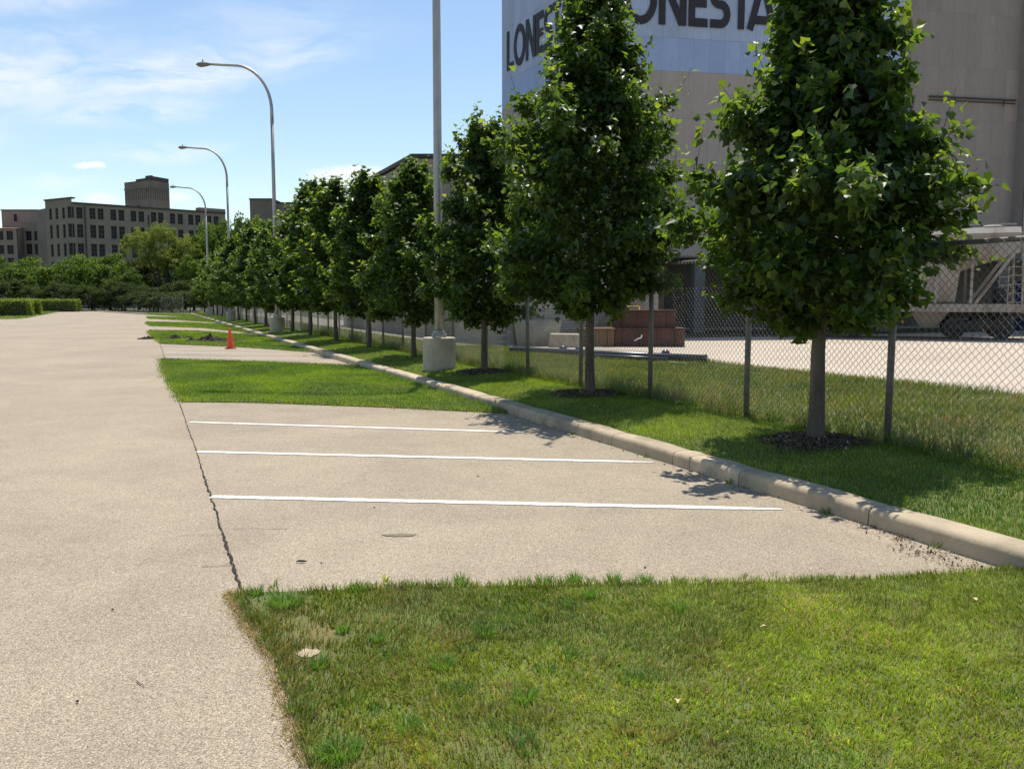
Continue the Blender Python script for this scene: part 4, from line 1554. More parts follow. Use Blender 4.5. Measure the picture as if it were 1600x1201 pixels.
W = 0.178
GLYPH = {
    'L': (0.56, [[(W / 2, 1), (W / 2, 0)], [(W, W / 2), (0.56, W / 2)]]),
    'O': (0.90, [arc(.45, .5, .45 - W / 2, .52 - W / 2, 0, 360, 36)]),
    'N': (0.74, [[(W / 2, 0), (W / 2, 1)], [(W * .62, .97), (.74 - W * .62, .03)], [(.74 - W / 2, 0), (.74 - W / 2, 1)]]),
    'E': (0.52, [[(W / 2, 0), (W / 2, 1)], [(W, 1 - W / 2), (.52, 1 - W / 2)], [(W, .5), (.49, .5)], [(W, W / 2), (.52, W / 2)]]),
    'S': (0.58, [[(.54, 1 - W / 2)] + arc(.27, .705, .27 - W / 2, .295 - W / 2, 90, 270)[0:] + arc(.31, .295, .27 - W / 2, .295 - W / 2, 90, -90) + [(.02, W / 2)]]),
    'T': (0.56, [[(0, 1 - W / 2), (.56, 1 - W / 2)], [(.28, 1 - W), (.28, 0)]]),
    'A': (0.86, [[(W / 2, 0), (.40, 1)], [(.86 - W / 2, 0), (.46, 1)], [(.16, .22), (.70, .22)]]),
    'R': (0.62, [[(W / 2, 0), (W / 2, 1)], [(W, 1 - W / 2)] + arc(.32, .71, .29 - W / 2, .29 - W / 2, 90, -90) + [(W, .42 + W / 2)], [(.30, .42), (.56, 0)]]),
}
KERN = [0.03, 0.05, 0.06, 0.05, 0.02, -0.12, 0.04, 0.0]


def lettering(root, p0, u, z0, height, total):
    nrm = Vector((u.y, -u.x))
    word = 'LONESTAR'
    ws = [GLYPH[c][0] for c in word]
    raw = sum(ws) + sum(KERN[:-1])
    kx = total / raw
    x = 0.0
    for i, c in enumerate(word):
        mb = MB()
        for q, path in enumerate(GLYPH[c][1]):
            L_, R_ = stroke(path, W)
            m_ = len(L_)
            y_ = -0.012 - 0.004 * q
            mb.add([(p.x * kx, y_, p.y * height) for p in L_] + [(p.x * kx, y_, p.y * height) for p in R_] + [(p.x * kx, 0.01, p.y * height) for p in L_] + [(p.x * kx, 0.01, p.y * height) for p in R_],
                   [(k, k + 1, m_ + k + 1, m_ + k) for k in range(m_ - 1)] + [(k, 2 * m_ + k, 2 * m_ + k + 1, k + 1) for k in range(m_ - 1)] + [(m_ + k, m_ + k + 1, 3 * m_ + k + 1, 3 * m_ + k) for k in range(m_ - 1)])
        pos = p0 + u * (x * kx) + nrm * 0.10
        mb.build('letter', M['letter'], root, loc=rel(pos, z0), rot=(0, 0, math.atan2(u.y, u.x)))
        x += ws[i] + KERN[i]


lettering(silo, C0 + UM * 0.10, UM, 14.72, 2.2, 10.2)
lettering(silo, CL + UL * 0.75, UL, 14.62, 2.15, 8.3)

# plain grey tower beside it
annex = empty('silo_annex', (CR.x, CR.y, 0.08))
tag(annex, 'plain grey sheet clad tower right of the nearest tree, behind the hopper car', 'silo')
ab = Vector(annex.location)
A0, A1 = CR + UM * 0.02 + BK * 0.55, CR + UM * 7.3 + BK * 0.55
AROWS = [3.8, 6.0, 8.1, 9.2, 11.0, 13.7, 16.4, 19.0, 21.6, 24.2]
clad(annex, A0, A1, AROWS, lambda i, j: 'silo_tan')
B0, B1 = A1 - BK * 0.75, A1 - BK * 0.75 + UM * 9.6
clad(annex, B0, B1, AROWS, lambda i, j: 'silo_tan')
clad(annex, A1, B0, AROWS, lambda i, j: 'silo_tan')
MB().prism([tuple(p - ab.xy) for p in (A0, A1, A1 - BK * .74, B1, B1 + BK * 13, A0 + BK * 13)], 3.72, 24.1).build('core', M['silo_core'], annex)
for q in (0.3, 7.2, 12.0, 16.5):
    p = CR + UM * q + BK * 1.0
    MB().box(-.28, .28, -.28, .28, 0, 3.7).build('column', M['dark_conc'], annex, loc=rel(p, 0, ab), rot=(0, 0, math.atan2(UM.y, UM.x)))
p = CR + BK * 8.0
MB().box(0.1, 17, 0, .3, 0, 3.7).build('back_wall', M['dark_conc'], annex, loc=rel(p, 0, ab), rot=(0, 0, math.atan2(UM.y, UM.x)))
rz = math.atan2(UM.y, UM.x)
zc_ = at(1500, 150, 45.2).z
cd = MB().tube([(1.9, -.16, zc_), (7.0, -.16, zc_)], 0.05, 8).tube([(1.9, -.12, zc_ - .16), (7.0, -.12, zc_ - .16)], 0.03, 6)
cd.build('conduit', M['roof_edge'], annex, loc=rel(A0, 0, ab), rot=(0, 0, rz))
for q in (3.4, 6.3):
    MB().tube([(q, -.15, zc_ - .02), (q, -.15, zc_ - .25), (q - .1, -.2, zc_ - .38)], 0.025, 6).build('conduit_bracket', M['roof_edge'], annex, loc=rel(A0, 0, ab), rot=(0, 0, rz))
zf = at(1522, 307, 45.4).z
fl = MB()
fl.add([(-.22, -.18, zf - .20), (.22, -.18, zf - .10), (.28, -.42, zf + .02), (-.16, -.42, zf - .12), (-.16, -.10, zf + .12), (.26, -.10, zf + .20), (.3, -.34, zf + .24), (-.12, -.34, zf + .18)], [(3, 2, 1, 0), (4, 5, 6, 7), (0, 1, 5, 4), (1, 2, 6, 5), (2, 3, 7, 6), (3, 0, 4, 7)])
fl.build('flood_light', M['lamp_body'], annex, loc=rel(A0 + UM * 5.0, 0, ab), rot=(0, 0, rz))


# ------------------------------------------------------------------ block building and the whitewashed low building
def block_wall(root, p0, p1, z0, z1, bw=1.24, bh=0.62):
    p0, p1 = Vector(p0), Vector(p1)
    ln = (p1 - p0).length
    u = (p1 - p0) / ln
    nrm = Vector((u.y, -u.x))
    base = Vector(root.location)
    rows = int((z1 - z0) / bh)
    rz = math.atan2(u.y, u.x)
    for j in range(rows):
        x = -(bw / 2) * (j % 2)
        while x < ln - 0.02:
            a, b = max(0, x), min(ln, x + bw)
            if b - a > 0.08:
                q = p0 + u * ((a + b) / 2) + nrm * random.uniform(0.0, 0.012)
                link_mesh('block', BLOCKS[random.randrange(3)], None, root, (q.x - base.x, q.y - base.y, z0 + j * bh), (0, 0, rz), ((b - a - 0.02) / bw, 1, 1))
            x += bw


BLOCKS = []
for k, f in enumerate((0.92, 1.0, 1.1)):
    mk = mat_plain('tan_block_%d' % k, (0.30 * f, 0.255 * f, 0.20 * f), 0.92, 0.18, 1.2, bumps=0.01, fine=16)
    BLOCKS.append(MB().box(-0.62, 0.62, -0.02, 0.12, 0.012, 0.61).mesh('block', mk))
BC = Vector((-4.95, 44.0))
BE = Vector((2.7, 44.0))
BS = BC + KA * 15
tall = empty('block_building', (BC.x, BC.y, 0.08))
tag(tall, 'tan building of large blocks left of the silo, partly hidden by the row of trees', 'building')
block_wall(tall, BC, BE, 0.02, 8.8)
block_wall(tall, BS, BC, 4.3, 8.8)
MB().prism([tuple(p - BC) for p in (BC + Vector((.10, .10)), BE + Vector((0, .10)), BE + Vector((-3, 12)), BS + Vector((8, 3)), BS + KR * .10)], 0, 8.68).build('wall_core', M['mortar'], tall)
MB().prism([tuple(p - BC) for p in (BC + Vector((-.10, -.14)), BE + Vector((0, -.14)), BE + Vector((-3, 12)), BS + Vector((8, 3)), BS - KR * .14)], 8.72, 8.92).build('roof_edge', M['roof_edge'], tall)

lowb = empty('whitewashed_building', S(21, 6.5, 0.08))
tag(lowb, 'low whitewashed brick building behind the fence and the lamp base', 'building')
lowb.rotation_euler = (0, 0, math.atan2(-KA.y, -KA.x))      # local +x back towards the camera, -y away from the yard
q = MB().box(-26, 0, -0.0, 0.3, 0, 3.3)
w1 = q.build('wall', M['whitewash'], lowb)
w1.location = (0, 0, 0)
q = MB().box(0.305, 6.6, 0, 0.3, 0, 3.3)
w2 = q.build('end_wall', M['whitewash'], lowb, rot=(0, 0, math.pi / 2))
q = MB().box(-26, 0.15, -0.15, 1.25, 3.31, 3.45).box(-12, 0.149, 1.25, 6.6, 3.312, 3.45)
q.build('roof', M['roof_edge'], lowb)


# ------------------------------------------------------------------ things standing in the yard
def at_ground(px, py, z=0.085):
    p = gp(px, py, z)
    return p


def boxthing(name, label, cat, x0, x1, y0, y1, h, mat, rz=0.0, group=None, bevel=0.02, rim=None):
    o = MB().box(x0 - (x0 + x1) / 2, (x1 - x0) / 2, -(y1 - y0) / 2, (y1 - y0) / 2, 0, h)
    ob = o.build(name, mat, None, False, bevel, loc=((x0 + x1) / 2, (y0 + y1) / 2, 0.088), rot=(0, 0, rz))
    return tag(ob, label, cat, group)


def steel_box(label, x0, x1, y0, y1, z, h, mat, rz, ribs=4, rim=True):
    w, d = x1 - x0, y1 - y0
    root = empty('steel_form', ((x0 + x1) / 2, (y0 + y1) / 2, z), rz)
    tag(root, label, 'steel form', 'steel forms stacked in the yard')
    MB().box(-w / 2, w / 2, -d / 2, d / 2, 0, h).build('shell', mat, root, False, 0.012)
    for k in range(ribs):
        x = -w / 2 + w * (k + 0.5) / ribs
        MB().box(x - .03, x + .03, -d / 2 - .05, -d / 2 - .003, 0.03, h - 0.03).build('rib', mat, root)
    if rim:
        MB().box(-w / 2 - .03, w / 2 + .03, -d / 2 - .06, d / 2 + .03, h + 0.003, h + .045).build('rim', mat, root)
    return root


b1 = steel_box('lower long rusty red steel box on the yard behind the fence', 3.62, 6.05, 29.95, 31.2, 0.088, 0.60, M['rust'], -0.04)
b2 = steel_box('upper rusty red steel box resting on a longer one', 3.66, 5.75, 30.15, 31.2, 0.74, 0.58, M['rust'], -0.04)
steel_box('brown rusty steel box left of the red steel boxes', 2.36, 3.55, 29.9, 31.0, 0.088, 0.60, M['rust_brown'], 0.03, 3)
hk = MB().tube([(0, 0, 0), (.12, -.02, .07), (.22, -.02, .10), (.26, -.02, .16), (.24, -.02, .2)], 0.025, 8)
tag(hk.build('bent_pipe', M['white'], None, True, loc=(4.25, 29.82, 0.30)), 'small bent white pipe against the rusty red box', 'pipe')
# broken concrete
sl = MB()
sl.add([(-.85, -.3, 0), (.55, -.35, 0), (.6, .5, 0), (-.8, .5, 0), (-1.02, -.12, .92), (.72, -.16, .90), (.7, .45, .93), (-.95, .5, .95), (-.25, -.42, .4), (.1, -.38, .62)], [(3, 2, 1, 0), (4, 5, 6, 7), (0, 1, 8), (1, 9, 8), (1, 5, 9), (5, 4, 9), (4, 8, 9), (4, 0, 8), (1, 2, 6, 5), (2, 3, 7, 6), (3, 0, 4, 7)])
tag(sl.build('concrete_block', M['rubble'], None, False, 0.03, loc=(1.05, 30.6, 0.088)), 'large broken stained concrete block standing in the yard behind the fence', 'concrete block', 'broken concrete in the yard')
sl = MB()
sl.add([(-.6, -.35, 0), (.55, -.35, 0), (.55, .35, 0), (-.55, .35, 0), (-.48, -.32, .46), (.52, -.33, .45), (.52, .35, .46), (-.48, .35, .47)], [(3, 2, 1, 0), (4, 5, 6, 7), (0, 1, 5, 4), (1, 2, 6, 5), (2, 3, 7, 6), (3, 0, 4, 7)])
tag(sl.build('concrete_block', M['rubble'], None, False, 0.03, loc=(1.82, 29.75, 0.088)), 'low pale concrete block in front of the larger broken one', 'concrete block', 'broken concrete in the yard')
# blue drum and yellow rail
dr = MB().lathe([(.30, 0), (.31, .03), (.30, .06), (.30, .42), (.315, .44), (.30, .47), (.30, .84), (.31, .87), (.28, .88)], 20)
tag(dr.build('blue_drum', M['blue_paint'], None, True, loc=(3.35, 32.6, 0.088 + 0.55)), 'blue drum behind the rusty steel boxes', 'drum')
tag(MB().box(-.6, .6, -.4, .4, 0, .54).build('crate', M['plank'], None, False, .02, loc=(3.2, 32.6, 0.088)), 'grey crate under the blue drum', 'crate')
yr = MB()
for x in (-.52, .52):
    yr.tube([(x, 0, 0), (x, 0, 1.38)], .03, 8)
yr.tube([(-.52, 0, 1.38), (.52, 0, 1.38)], .03, 8)
tag(yr.build('guard_rail', M['yellow'], None, True, loc=(4.15, 31.6, 0.088)), 'yellow tubular guard rail behind the rusty red boxes', 'guard rail')

# black pipes on planks
pa, pb = gp(800, 547, 0.22), gp(1101, 561, 0.22)
pipe = MB()
pa, pb = Vector((pa.x, pa.y, 0.235)), Vector((pb.x, pb.y, 0.235))
dv = (pb - pa).normalized()
sdv = Vector((dv.y, -dv.x, 0))
pipe.tube([pa, pa.lerp(pb, .5), pb], 0.095, 16)
o = pipe.build('black_pipe', M['black_pipe'], None, True)
tag(o, 'long black pipe lying at the edge of the yard behind the fence', 'pipe', 'black pipes at the yard edge')
for f in (0.0, 1.0):
    c = pa.lerp(pb, f)
    MB().tube([c - dv * .03, c + dv * .03], .11, 16).build('pipe_collar', M['black_pipe'], o, True)
pc, pd = pa.lerp(pb, 0.42) + sdv * 0.26, pa.lerp(pb, 0.86) + sdv * 0.34
o = MB().tube([pc - Vector((0, 0, .05)), pd - Vector((0, 0, .05))], 0.07, 14).build('black_pipe', M['black_pipe'], None, True)
tag(o, 'shorter black pipe in front of the long one', 'pipe', 'black pipes at the yard edge')
for i, (f, off, ln, lab) in enumerate(((.30, .3, .8, 'left pale plank lying under the black pipe'), (.44, .5, .9, 'middle pale plank lying beside the black pipe'), (.90, .42, .7, 'right pale plank lying under the end of the black pipe'))):
    c = pa.lerp(pb, f) + sdv * off
    o = MB().box(-ln / 2, ln / 2, -.08, .08, 0, .04).build('plank', M['plank'], None, False, .006, loc=(c.x, c.y, .105), rot=(0, 0, math.atan2(dv.y, dv.x) + random.uniform(-.1, .1)))
    tag(o, lab, 'plank', 'planks beside the pipes')
for f, lab in ((.27, 'small dark stub left on the pipe behind the second tree'), (.36, 'small dark stub beside the second tree trunk'), (.80, 'small dark stub near the right end of the pipe')):
    c = pa.lerp(pb, f) - sdv * .25
    o = MB().lathe([(.13, 0), (.13, .2), (.10, .28), (.04, .32)], 12).build('pipe_stub', M['black_pipe'], None, True, loc=(c.x, c.y, .088))
    tag(o, lab, 'pipe stub', 'pipe stubs behind the long pipe')

# ------------------------------------------------------------------ covered hopper car on its track
U_CAR = Vector((0.918, -0.396)).normalized()
CARL = 8.6
CE = Vector((20.75, 35.2))
CC = CE - U_CAR * (CARL / 2)
carz = 0.10
track = empty('railway_track', (CC.x, CC.y, 0.086), math.atan2(U_CAR.y, U_CAR.x))
track['kind'] = 'structure'
for y in (-.72, .72):
    MB().box(-16, 26, y - .035, y + .035, 0, .05).build('rail', M['rail'], track)
car = empty('hopper_car', (CC.x, CC.y, carz + 0.03), math.atan2(U_CAR.y, U_CAR.x))
tag(car, 'grey covered railway hopper car standing on the yard at the right edge', 'railway car')
h = CARL / 2
HW = 1.45
sect = [(-HW, 0), (-HW, .80), (-HW * .93, .90), (-HW * .6, 1.0), (0, 1.05), (HW * .6, 1.0), (HW * .93, .90), (HW, .80), (HW, 0)]
# side outline of the shell: vertical ends above, slope sheets below
bod = MB()
zt, zm, zb = 4.55, 3.45, 1.50
stations = [(-h + .25, zm), (-h + .26, zm), (-h + 2.3, 2.75), (-h + 2.45, zb), (h - 2.45, zb), (h - 2.3, 2.75), (h - .26, zm), (h - .25, zm)]
rings = []
for (x, zl) in stations:
    ring = [(x, -HW * (1.0 if zl == zm else .82), zl), (x, -HW, zm + .01), (x, -HW, zt - .35), (x, -HW * .86, zt - .10), (x, 0, zt), (x, HW * .86, zt - .10), (x, HW, zt - .35), (x, HW, zm + .01), (x, HW * (1.0 if zl == zm else .82), zl)]
    rings.append(ring)
nr_ = 9
vs = [p for r_ in rings for p in r_]
fs = []
for i in range(len(rings) - 1):
    for k in range(nr_):
        fs.append((i * nr_ + k, i * nr_ + (k + 1) % nr_, (i + 1) * nr_ + (k + 1) % nr_, (i + 1) * nr_ + k))
fs += [tuple(range(nr_))[::-1], tuple((len(rings) - 1) * nr_ + k for k in range(nr_))]
bod.add(vs, fs)
body = bod.build('body', M['hopper'], car)
for x in np.linspace(-h + 1.6, h - 1.9, 5):
    for y in (-1, 1):
        MB().box(x - .05, x + .05, min(y * HW * 1.0, y * (HW + .07)), max(y * HW * 1.0, y * (HW + .07)), 1.45, zt - .4).build('side_post', M['hopper'], car)
for y in (-1, 1):
    MB().box(-h, h, y * 1.42 - .07, y * 1.42 + .07, 1.10, 1.42).build('side_sill', M['hopper'], car)
    MB().box(-h + .3, h - .3, y * HW - .05, y * HW + .09, zt - .45, zt - .33).build('top_chord', M['hopper'], car)
MB().box(-h - .1, h + .1, -.25, .25, .85, 1.25).build('centre_sill', M['hopper_dark'], car)
for e in (-1, 1):
    MB().box(min(e * h, e * (h - .12)), max(e * h, e * (h - .12)), -1.35, 1.35, 1.06, 1.40).build('end_sill', M['hopper'], car)
    MB().box(min(e * (h - .12), e * (h - 1.9)), max(e * (h - .12), e * (h - 1.9)), -1.34, 1.34, 1.38, 1.43).build('end_platform', M['hopper_dark'], car)
    for y in (-1, 1):
        MB().tube([(e * (h - .10), y * 1.42, 1.4), (e * (h - .16), y * 1.42, zt - .3)], .05, 6).build('end_post', M['hopper'], car)
        MB().tube([(e * (h - 1.75), y * 1.40, 1.42), (e * (h - .35), y * 1.42, 3.6)], .07, 6).build('diagonal_brace', M['hopper'], car)
        ld = MB()
        for x in (.12, .62):
            ld.tube([(e * (h - x), y * 1.50, 1.2), (e * (h - x), y * 1.50, 2.9)], .022, 6)
        for z in (1.5, 1.85, 2.2, 2.55, 2.88):
            ld.tube([(e * (h - .12), y * 1.50, z), (e * (h - .62), y * 1.50, z)], .018, 6)
        ld.build('ladder', M['hopper'], car)
    MB().tube([(e * (h - .3), -1.4, 3.1), (e * (h - .3), 1.4, 3.1)], .03, 6).build('grab_rail', M['hopper'], car)
    MB().box(min(e * h, e * (h + .45)), max(e * h, e * (h + .45)), -.12, .12, .86, 1.12).build('coupler', M['hopper_dark'], car)
    MB().lathe([(.22, 0), (.24, .05), (.24, .55), (.22, .6)], 14, (e * (h - .75), -.55, 1.45)).build('brake_cylinder', M['hopper_dark'], car)
    # bogie
    bx = e * (h - 1.55)
    bg = empty('bogie', (bx, 0, 0), 0, car)
    for y in (-.98, .98):
        MB().add([(-1.05, y - .06, .40), (1.05, y - .06, .40), (1.05, y - .06, .53), (.35, y - .06, .74), (-.35, y - .06, .74), (-1.05, y - .06, .53), (-1.05, y + .06, .40), (1.05, y + .06, .40), (1.05, y + .06, .53), (.35, y + .06, .74), (-.35, y + .06, .74), (-1.05, y + .06, .53)], [(0, 1, 2, 3, 4, 5), (11, 10, 9, 8, 7, 6)] + [(i, (i + 1) % 6 + 0, (i + 1) % 6 + 6, i + 6) for i in range(6)]).build('side_frame', M['hopper_dark'], bg)
        for x in (-.86, .86):
            wy = y * 0.80
            MB().tube([(x, wy - .07, .44), (x, wy + .06, .44)], .44, 24).build('wheel', M['hopper_dark'], bg)
    MB().box(-.2, .2, -.9, .9, .5, .84).build('bolster', M['hopper_dark'], bg)
for x in (-h * .22, h * .22):
    MB().add([(x - 1.0, -1.1, 1.48), (x + 1.0, -1.1, 1.48), (x + 1.0, 1.1, 1.48), (x - 1.0, 1.1, 1.48), (x - .3, -.5, .45), (x + .3, -.5, .45), (x + .3, .5, .45), (x - .3, .5, .45)], [(0, 1, 2, 3), (7, 6, 5, 4), (0, 4, 5, 1), (1, 5, 6, 2), (2, 6, 7, 3), (3, 7, 4, 0)]).build('discharge_chute', M['hopper'], car)
MB().box(-h + .3, h - .3, -.32, .32, zt + .06, zt + .11).build('roof_walk', M['galv'], car)
for x in np.linspace(-h + 1.2, h - 1.2, 5):
    MB().lathe([(.38, 0), (.38, .09), (.30, .14), (.02, .16)], 16, (x, -.85, zt - .13)).build('roof_hatch', M['hopper'], car)

# dark blue container inside the bay, cut by the right edge
ct = empty('container', (27.0, 41.5, 0.088), 0.18)
tag(ct, 'dark navy container in the shade at the right edge behind the hopper car', 'container')
MB().box(-2.2, 2.2, -1.1, 1.1, .12, 2.55).build('shell', M['navy'], ct, False, .03)
for k in range(9):
    x = -2.0 + k * .5
    MB().box(x - .08, x + .08, -1.15, -1.103, .25, 2.45).build('rib', M['navy'], ct)

# ------------------------------------------------------------------ the old brick factory far left
def wall_open(root, p0, p1, z0, z1, openings, mat, depth=0.35, z1b=None):
    """wall from p0 to p1 (seen from its right-hand side) with real openings"""
    p0, p1 = Vector(p0), Vector(p1)
    ln = (p1 - p0).length
    u = (p1 - p0) / ln
    rz = math.atan2(u.y, u.x)
    xs = sorted({0.0, ln} | {round(v, 3) for o_ in openings for v in (o_[0], o_[1])})
    zs = sorted({z0, z1} | {round(v, 3) for o_ in openings for v in (o_[2], o_[3])})
    mb = MB()
    for i in range(len(xs) - 1):
        for j in range(len(zs) - 1):
            cx, cz = (xs[i] + xs[i + 1]) / 2, (zs[j] + zs[j + 1]) / 2
            if any(o_[0] < cx < o_[1] and o_[2] < cz < o_[3] for o_ in openings):
                continue
            mb.add([(xs[i], 0, zs[j]), (xs[i + 1], 0, zs[j]), (xs[i + 1], 0, zs[j + 1]), (xs[i], 0, zs[j + 1])], [(0, 1, 2, 3)])
    for (a, b, c, d) in openings:
        mb.add([(a, 0, c), (b, 0, c), (b, 0, d), (a, 0, d), (a, depth, c), (b, depth, c), (b, depth, d), (a, depth, d)], [(0, 1, 5, 4), (1, 2, 6, 5), (2, 3, 7, 6), (3, 0, 4, 7)])
    base = Vector(root.location)
    loc = (p0.x - base.x, p0.y - base.y, 0)
    w = mb.build('wall', mat, root, loc=loc, rot=(0, 0, rz))
    for (a, b, c, d) in openings:
        wn_ = link_mesh('window', WIN_FRAME, None, root, (loc[0] + u.x * a - u.y * 0.22, loc[1] + u.y * a + u.x * 0.22, c), (0, 0, rz), (b - a, 1, d - c))
        link_mesh('pane', WIN_PANE, None, wn_)
        sl_ = MB()
    return w


wf = MB()
for x in (0, .46, .92):
    wf.box(x, x + .08, 0, .08, 0, 1)
for z in (0, .31, .64, .95):
    wf.box(.08, .46, .003, .077, z, z + .05)
    wf.box(.54, .92, .003, .077, z, z + .05)
WIN_FRAME = wf.mesh('window', M['wframe'])
WIN_PANE = MB().box(0.002, .998, .10, .12, 0.002, .998).mesh('pane', M['pane'])

FA = at(112, 318, 190)
FB = at(70, 314, 195)
FD = at(352, 335, 213)
fac = empty('brick_factory', (FA.x, FA.y, 0))
tag(fac, 'long old brick factory with rows of tall dark windows, far left', 'building')
zr = FA.z
fl_u = (FD.xy - FA.xy)
flen = fl_u.length
fdir = fl_u.normalized()
ops = []
# window columns measured along the facade
cols_px = [120.5, 134, 154, 166.5, 186, 198.5, 217, 229, 248, 259, 277, 289, 305, 316, 333, 344]


def along(px):
    # intersection of a sight line with the facade
    k = (px - 800) / FPX
    dep0, dep1 = FA.y, FD.y
    # solve (FA.x + fdir.x m) = k*(FA.y + fdir.y m)/cosP approx
    kk = k / math.cos(PITCH) * 1.0
    return (k * FA.y * 1.0 - FA.x) / (fdir.x - k * fdir.y)


rowz = []
ztop = [at(120, y, 190.5).z for y in (323.5, 350, 380, 408, 436)]
zbot = [at(120, y, 190.5).z for y in (341, 371, 400, 428, 456)]
for px in cols_px:
    m_ = along(px)
    for a, b in zip(zbot, ztop):
        ops.append((m_ - .62, m_ + .62, a, b))
wall_open(fac, FA.xy, FD.xy, 0, zr, ops, M['fact'])
elen = (FA.xy - FB.xy).length
ops = []
for q in (0.19, 0.43, 0.68):
    for a, b in zip(zbot, ztop):
        ops.append((elen * q - .5, elen * q + .5, a, b))
zpar = FA.z + 1.1
wall_open(fac, FB.xy, FA.xy, 0, zpar, ops, M['fact'])
bk2 = Vector((fdir.y * -1, fdir.x))
fc = MB()
fc.prism([tuple(p - FA.xy) for p in (FA.xy + bk2 * .4 + fdir * .4, FD.xy + bk2 * .4, FD.xy + bk2 * 14, FB.xy + bk2 * 8, FB.xy + Vector((.5, .6)))], 0, zr - .3)
fc.build('wall_core', M['fact_dark'], fac)
cn = MB()
cn.prism([tuple(p - FA.xy) for p in (FA.xy - bk2 * .3, FD.xy - bk2 * .3, FD.xy + bk2 * 1.0, FA.xy + bk2 * 1.0)], zr + .003, zr + .35)
cn.build('cornice', M['roof_edge'], fac)
cn = MB()
e_u = (FA.xy - FB.xy).normalized()
e_n = Vector((e_u.y, -e_u.x))
cn.prism([tuple(p - FA.xy) for p in (FB.xy + e_n * .2 - e_u * .2, FA.xy + e_n * .2 + e_u * .1, FA.xy - e_n * .8 + e_u * .1, FB.xy - e_n * .8 - e_u * .2)], zpar + .003, zpar + .3)
cn.build('parapet_coping', M['roof_edge'], fac)
# raised end of the facade at its far right
cn = MB()
p0_, p1_ = FA.xy + fdir * along(318), FD.xy
cn.prism([tuple(p - FA.xy) for p in (p0_ - bk2 * .1, p1_ - bk2 * .1, p1_ + bk2 * 2, p0_ + bk2 * 2)], zr + .36, zr + 1.15)
cn.build('parapet', M['fact'], fac)
dp = along(142)
MB().tube([(fdir.x * dp + bk2.x * -.15, fdir.y * dp - bk2.y * .15, 0), (fdir.x * dp - bk2.x * .15, fdir.y * dp - bk2.y * .15, zr - .4)], .13, 8).build('downpipe', M['roof_edge'], fac)
dp = along(240)
MB().tube([(fdir.x * dp - bk2.x * .15, fdir.y * dp - bk2.y * .15, 0), (fdir.x * dp - bk2.x * .15, fdir.y * dp - bk2.y * .15, zr - 1.4)], .13, 8).build('downpipe', M['roof_edge'], fac)

# its stair tower with corbelled top
TA, TB, TD = at(236, 278, 208), at(194, 282, 214), at(263, 279, 213)
twr = empty('factory_tower', (TA.x, TA.y, 0))
tag(twr, 'square brick tower with stepped parapet rising behind the factory roof', 'tower')
tz = TA.z - 0.5
small = [(1.9, 2.9, at(215, 327, 211).z - 1, at(215, 320, 211).z)]
tl = (TA.xy - TB.xy).length
tln = (TD.xy - TA.xy).length
zz0 = at(215, 331, 211).z
wall_open(twr, TB.xy, TA.xy, 0, tz, [(tl * .45, tl * .56, zz0 - .6, zz0 + 1.5), (tl * .62, tl * .74, zz0 - .9, zz0 + .6), (tl * .80, tl * .90, zz0 - 1.1, zz0 + .4), (tl * .82, tl * .88, zz0 + 4.6, zz0 + 5.5)], M['fact_dark'])
wall_open(twr, TA.xy, TD.xy, 0, tz, [], M['fact_dark'])
t_in = (TB.xy + TD.xy) / 2 + Vector((0, 6))
MB().prism([tuple(p - TA.xy) for p in (TA.xy + Vector((0, .5)), TD.xy + Vector((-.05, .4)), TD.xy + Vector((-5, 7)), TB.xy + Vector((2, 7)), TB.xy + Vector((.3, .5)))], 0, tz - .1).build('wall_core', M['fact_dark'], twr)
for (pa_, pb_, nn) in ((TB.xy, TA.xy, 13), (TA.xy, TD.xy, 10)):
    uu = (pb_ - pa_)
    ll = uu.length
    uu = uu / ll
    nn_ = Vector((uu.y, -uu.x))
    for k in range(nn):
        c = pa_ + uu * (ll * (k + .5) / nn) - TA.xy
        MB().box(-.14, .14, -.16, -.003, tz - 4.2, tz - 1.7).build('corbel', M['fact_dark'], twr, loc=(c.x, c.y, 0), rot=(0, 0, math.atan2(uu.y, uu.x)))
    c = pa_ - TA.xy
    MB().box(0, ll, -.2, -.004, tz - 1.69, tz - 1.35).build('string_course', M['fact_dark'], twr, loc=(c.x, c.y, 0), rot=(0, 0, math.atan2(uu.y, uu.x)))
uu = (TA.xy - TB.xy)
ll = uu.length
for (f0, f1, hgt) in ((0.0, .45, .15), (.45, .80, .6), (.80, 1.0, 1.1)):
    c = TB.xy - TA.xy
    MB().box(ll * f0 + .02, ll * f1 - .0, -.1, .5, tz + .003, tz + hgt).build('parapet', M['roof_edge'], twr, loc=(c.x, c.y, 0), rot=(0, 0, math.atan2(uu.y, uu.x)))
uu = (TD.xy - TA.xy)
MB().box(.01, uu.length, -.1, .5, tz + .003, tz + .95).build('parapet', M['roof_edge'], twr, loc=(0, 0, 0), rot=(0, 0, math.atan2(uu.y, uu.x)))

